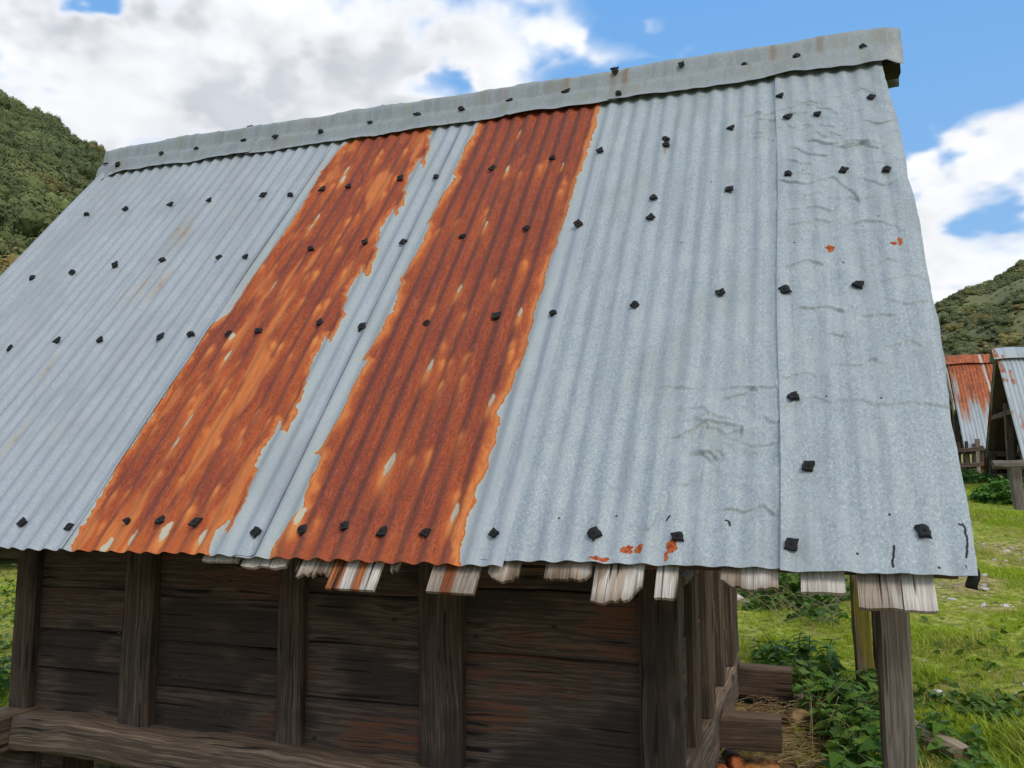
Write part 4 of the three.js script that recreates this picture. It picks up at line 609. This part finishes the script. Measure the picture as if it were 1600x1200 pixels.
{
  const NA = 720, NT = 110, pos = [], col = [], uv = [], idx = [];
  for (let j = 0; j <= NT; j++) for (let i = 0; i <= NA; i++) {
    const az = -180 + 360 * i / NA, t = j / NT * 1.35, p = hillAt(az, t); pos.push(p.x, p.y, p.z); uv.push(p.x / 9, p.z / 9);
    const rightSide = sstep(-20, 2, az), n = fbm(az * 1.1, t * 30, 3), k = openK(az, t); const dry = [lerp(.14, .26, n), lerp(.165, .245, n), lerp(.05, .09, n)], fo = [.08, .09, .04];
    const q = rightSide * (.45 + .55 * k); col.push(lerp(fo[0], dry[0], q), lerp(fo[1], dry[1], q), lerp(fo[2], dry[2], q));
  }
  for (let j = 0; j < NT; j++) for (let i = 0; i < NA; i++) { const a = j * (NA + 1) + i, b = a + 1, c = a + NA + 1, d = c + 1; idx.push(a, b, d, a, d, c); }
  const g = new THREE.BufferGeometry(); g.setAttribute('position', new THREE.Float32BufferAttribute(pos, 3)); g.setAttribute('color', new THREE.Float32BufferAttribute(col, 3)); g.setAttribute('uv', new THREE.Float32BufferAttribute(uv, 2)); g.setIndex(idx); g.computeVertexNormals();
  const map = tex8(512, 512, (u, v, o) => { const n = .6 + .4 * fbm(u * 40, v * 40, 4, 40, 40) * 1.6; o[0] = o[1] = o[2] = 255 * clamp(n); }, true);
  struct('hills', g, new THREE.MeshStandardMaterial({ vertexColors: true, map, roughness: 1 }));
  const crown = seed => {
    const r = rng(seed), gs = [], lumps = []; for (let i = 0; i < 6; i++) lumps.push([(r() - .5) * 1.1, .55 + r() * .55, (r() - .5) * 1.1, .42 + r() * .28]);
    const pos = [], idx = [];
    for (const [x, y, z, rad] of lumps) for (let i = 0; i < 130; i++) { const d = V3(r() - .5, r() - .45, r() - .5).normalize(), c = V3(x, y, z).addScaledVector(d, rad * (.75 + r() * .4)), s = .03 + r() * .05, a = V3(r() - .5, r() - .5, r() - .5).normalize(), b = a.clone().cross(d).normalize(), e = b.clone().cross(d).lerp(d, r() * .5).normalize(), k = pos.length / 3; for (const [p, q] of [[-1, -.7], [1, -.6], [.8, .9], [-.9, .7]]) { const w = c.clone().addScaledVector(b, p * s).addScaledVector(e, q * s); pos.push(w.x, w.y, w.z); } idx.push(k, k + 1, k + 2, k, k + 2, k + 3); }
    for (const [x, y, z, rad] of lumps) { const ic = new THREE.IcosahedronGeometry(rad * .86, 1), q = ic.attributes.position, off = pos.length / 3; for (let i = 0; i < q.count; i++) { const m = .8 + .4 * vn(q.getX(i) * 9 + x * 7 + 20, q.getY(i) * 9 + q.getZ(i) * 7 + 20); pos.push(q.getX(i) * m + x, Math.max(.02, q.getY(i) * m * .85 + y), q.getZ(i) * m + z); idx.push(off + i); } }
    const g = new THREE.BufferGeometry(); g.setAttribute('position', new THREE.Float32BufferAttribute(pos, 3)); g.setIndex(idx); const f = g.toNonIndexed(); f.computeVertexNormals(); return f;
  };
  const cg = [1, 2, 3, 4].map(k => crown(k * 13)), r = rng(31), forest = [], shrubs = [];
  for (let i = 0; i < 34000; i++) {
    const az = -75 + 110 * r(), Rc = crestR(az), rr = Math.sqrt(lerp(R0 * R0, Rc * Rc * 1.06, r())), t = (rr - R0) / (Rc - R0), p = hillAt(az, t), right = sstep(-25, 0, az);
    if (az > -40 && az < 3 && r() < .55) continue;
    if (r() < right) { const ok = openK(az, t); if (r() < ok * .9) continue; const big = sstep(.45, .65, fbm(az * .8, t * 9, 3)), s = (.40 + r() * .55) * lerp(.7, 1.4, big) * lerp(.8, 1.15, t) * (ok > .3 ? .45 : 1); shrubs.push([p.x, p.y - .35 * s, p.z, s, r() * 6.28, 0, .62 + r() * .35]); if (r() < .75 && ok < .3) { const q = hillAt(az + (r() - .5) * .9, t + (r() - .5) * .012), s2 = s * (.5 + r() * .6); shrubs.push([q.x, q.y - .35 * s2, q.z, s2, r() * 6.28, 0, .6 + r() * .4]); } }
    else { const s = .9 + Math.pow(r(), 2) * 2.1; forest.push([p.x, p.y - .6 + r() * .4, p.z, s, r() * 6.28, 0, .85 + r() * .5]); }
  }
  const cm = new THREE.MeshStandardMaterial({ roughness: .9, side: THREE.DoubleSide });
  scatterInst('forest', 'dark green wood covering the steep hillside at left', 'wood', cg, cm, forest, (c, p, i) => { const q = hash2(i, 21), z = fbm(p[0] * .02 + 9, p[2] * .02 + 9, 3), au = sstep(.55, .7, z) * (q > .55 ? 1 : .25), dk = .75 + .5 * hash2(i, 8); c.setRGB(dk * lerp(lerp(.085, .15, q), .28, au * .7), dk * lerp(lerp(.115, .175, q), .20, au * .7), dk * lerp(.04, .06, q)); });
  scatterInst('hillside_shrubs', 'olive green shrubs dotting the dry hillside at right', 'shrubs', cg, cm, shrubs, (c, p, i) => { const q = hash2(i, 22), au = q > .93 ? 1 : q > .8 ? .45 : 0, dk = .7 + .6 * hash2(i, 9); c.setRGB(dk * lerp(lerp(.115, .19, q), .34, au * .7), dk * lerp(lerp(.14, .205, q), .26, au * .7), dk * lerp(.055, .08, q)); });
}

renderer.render(scene, camera);
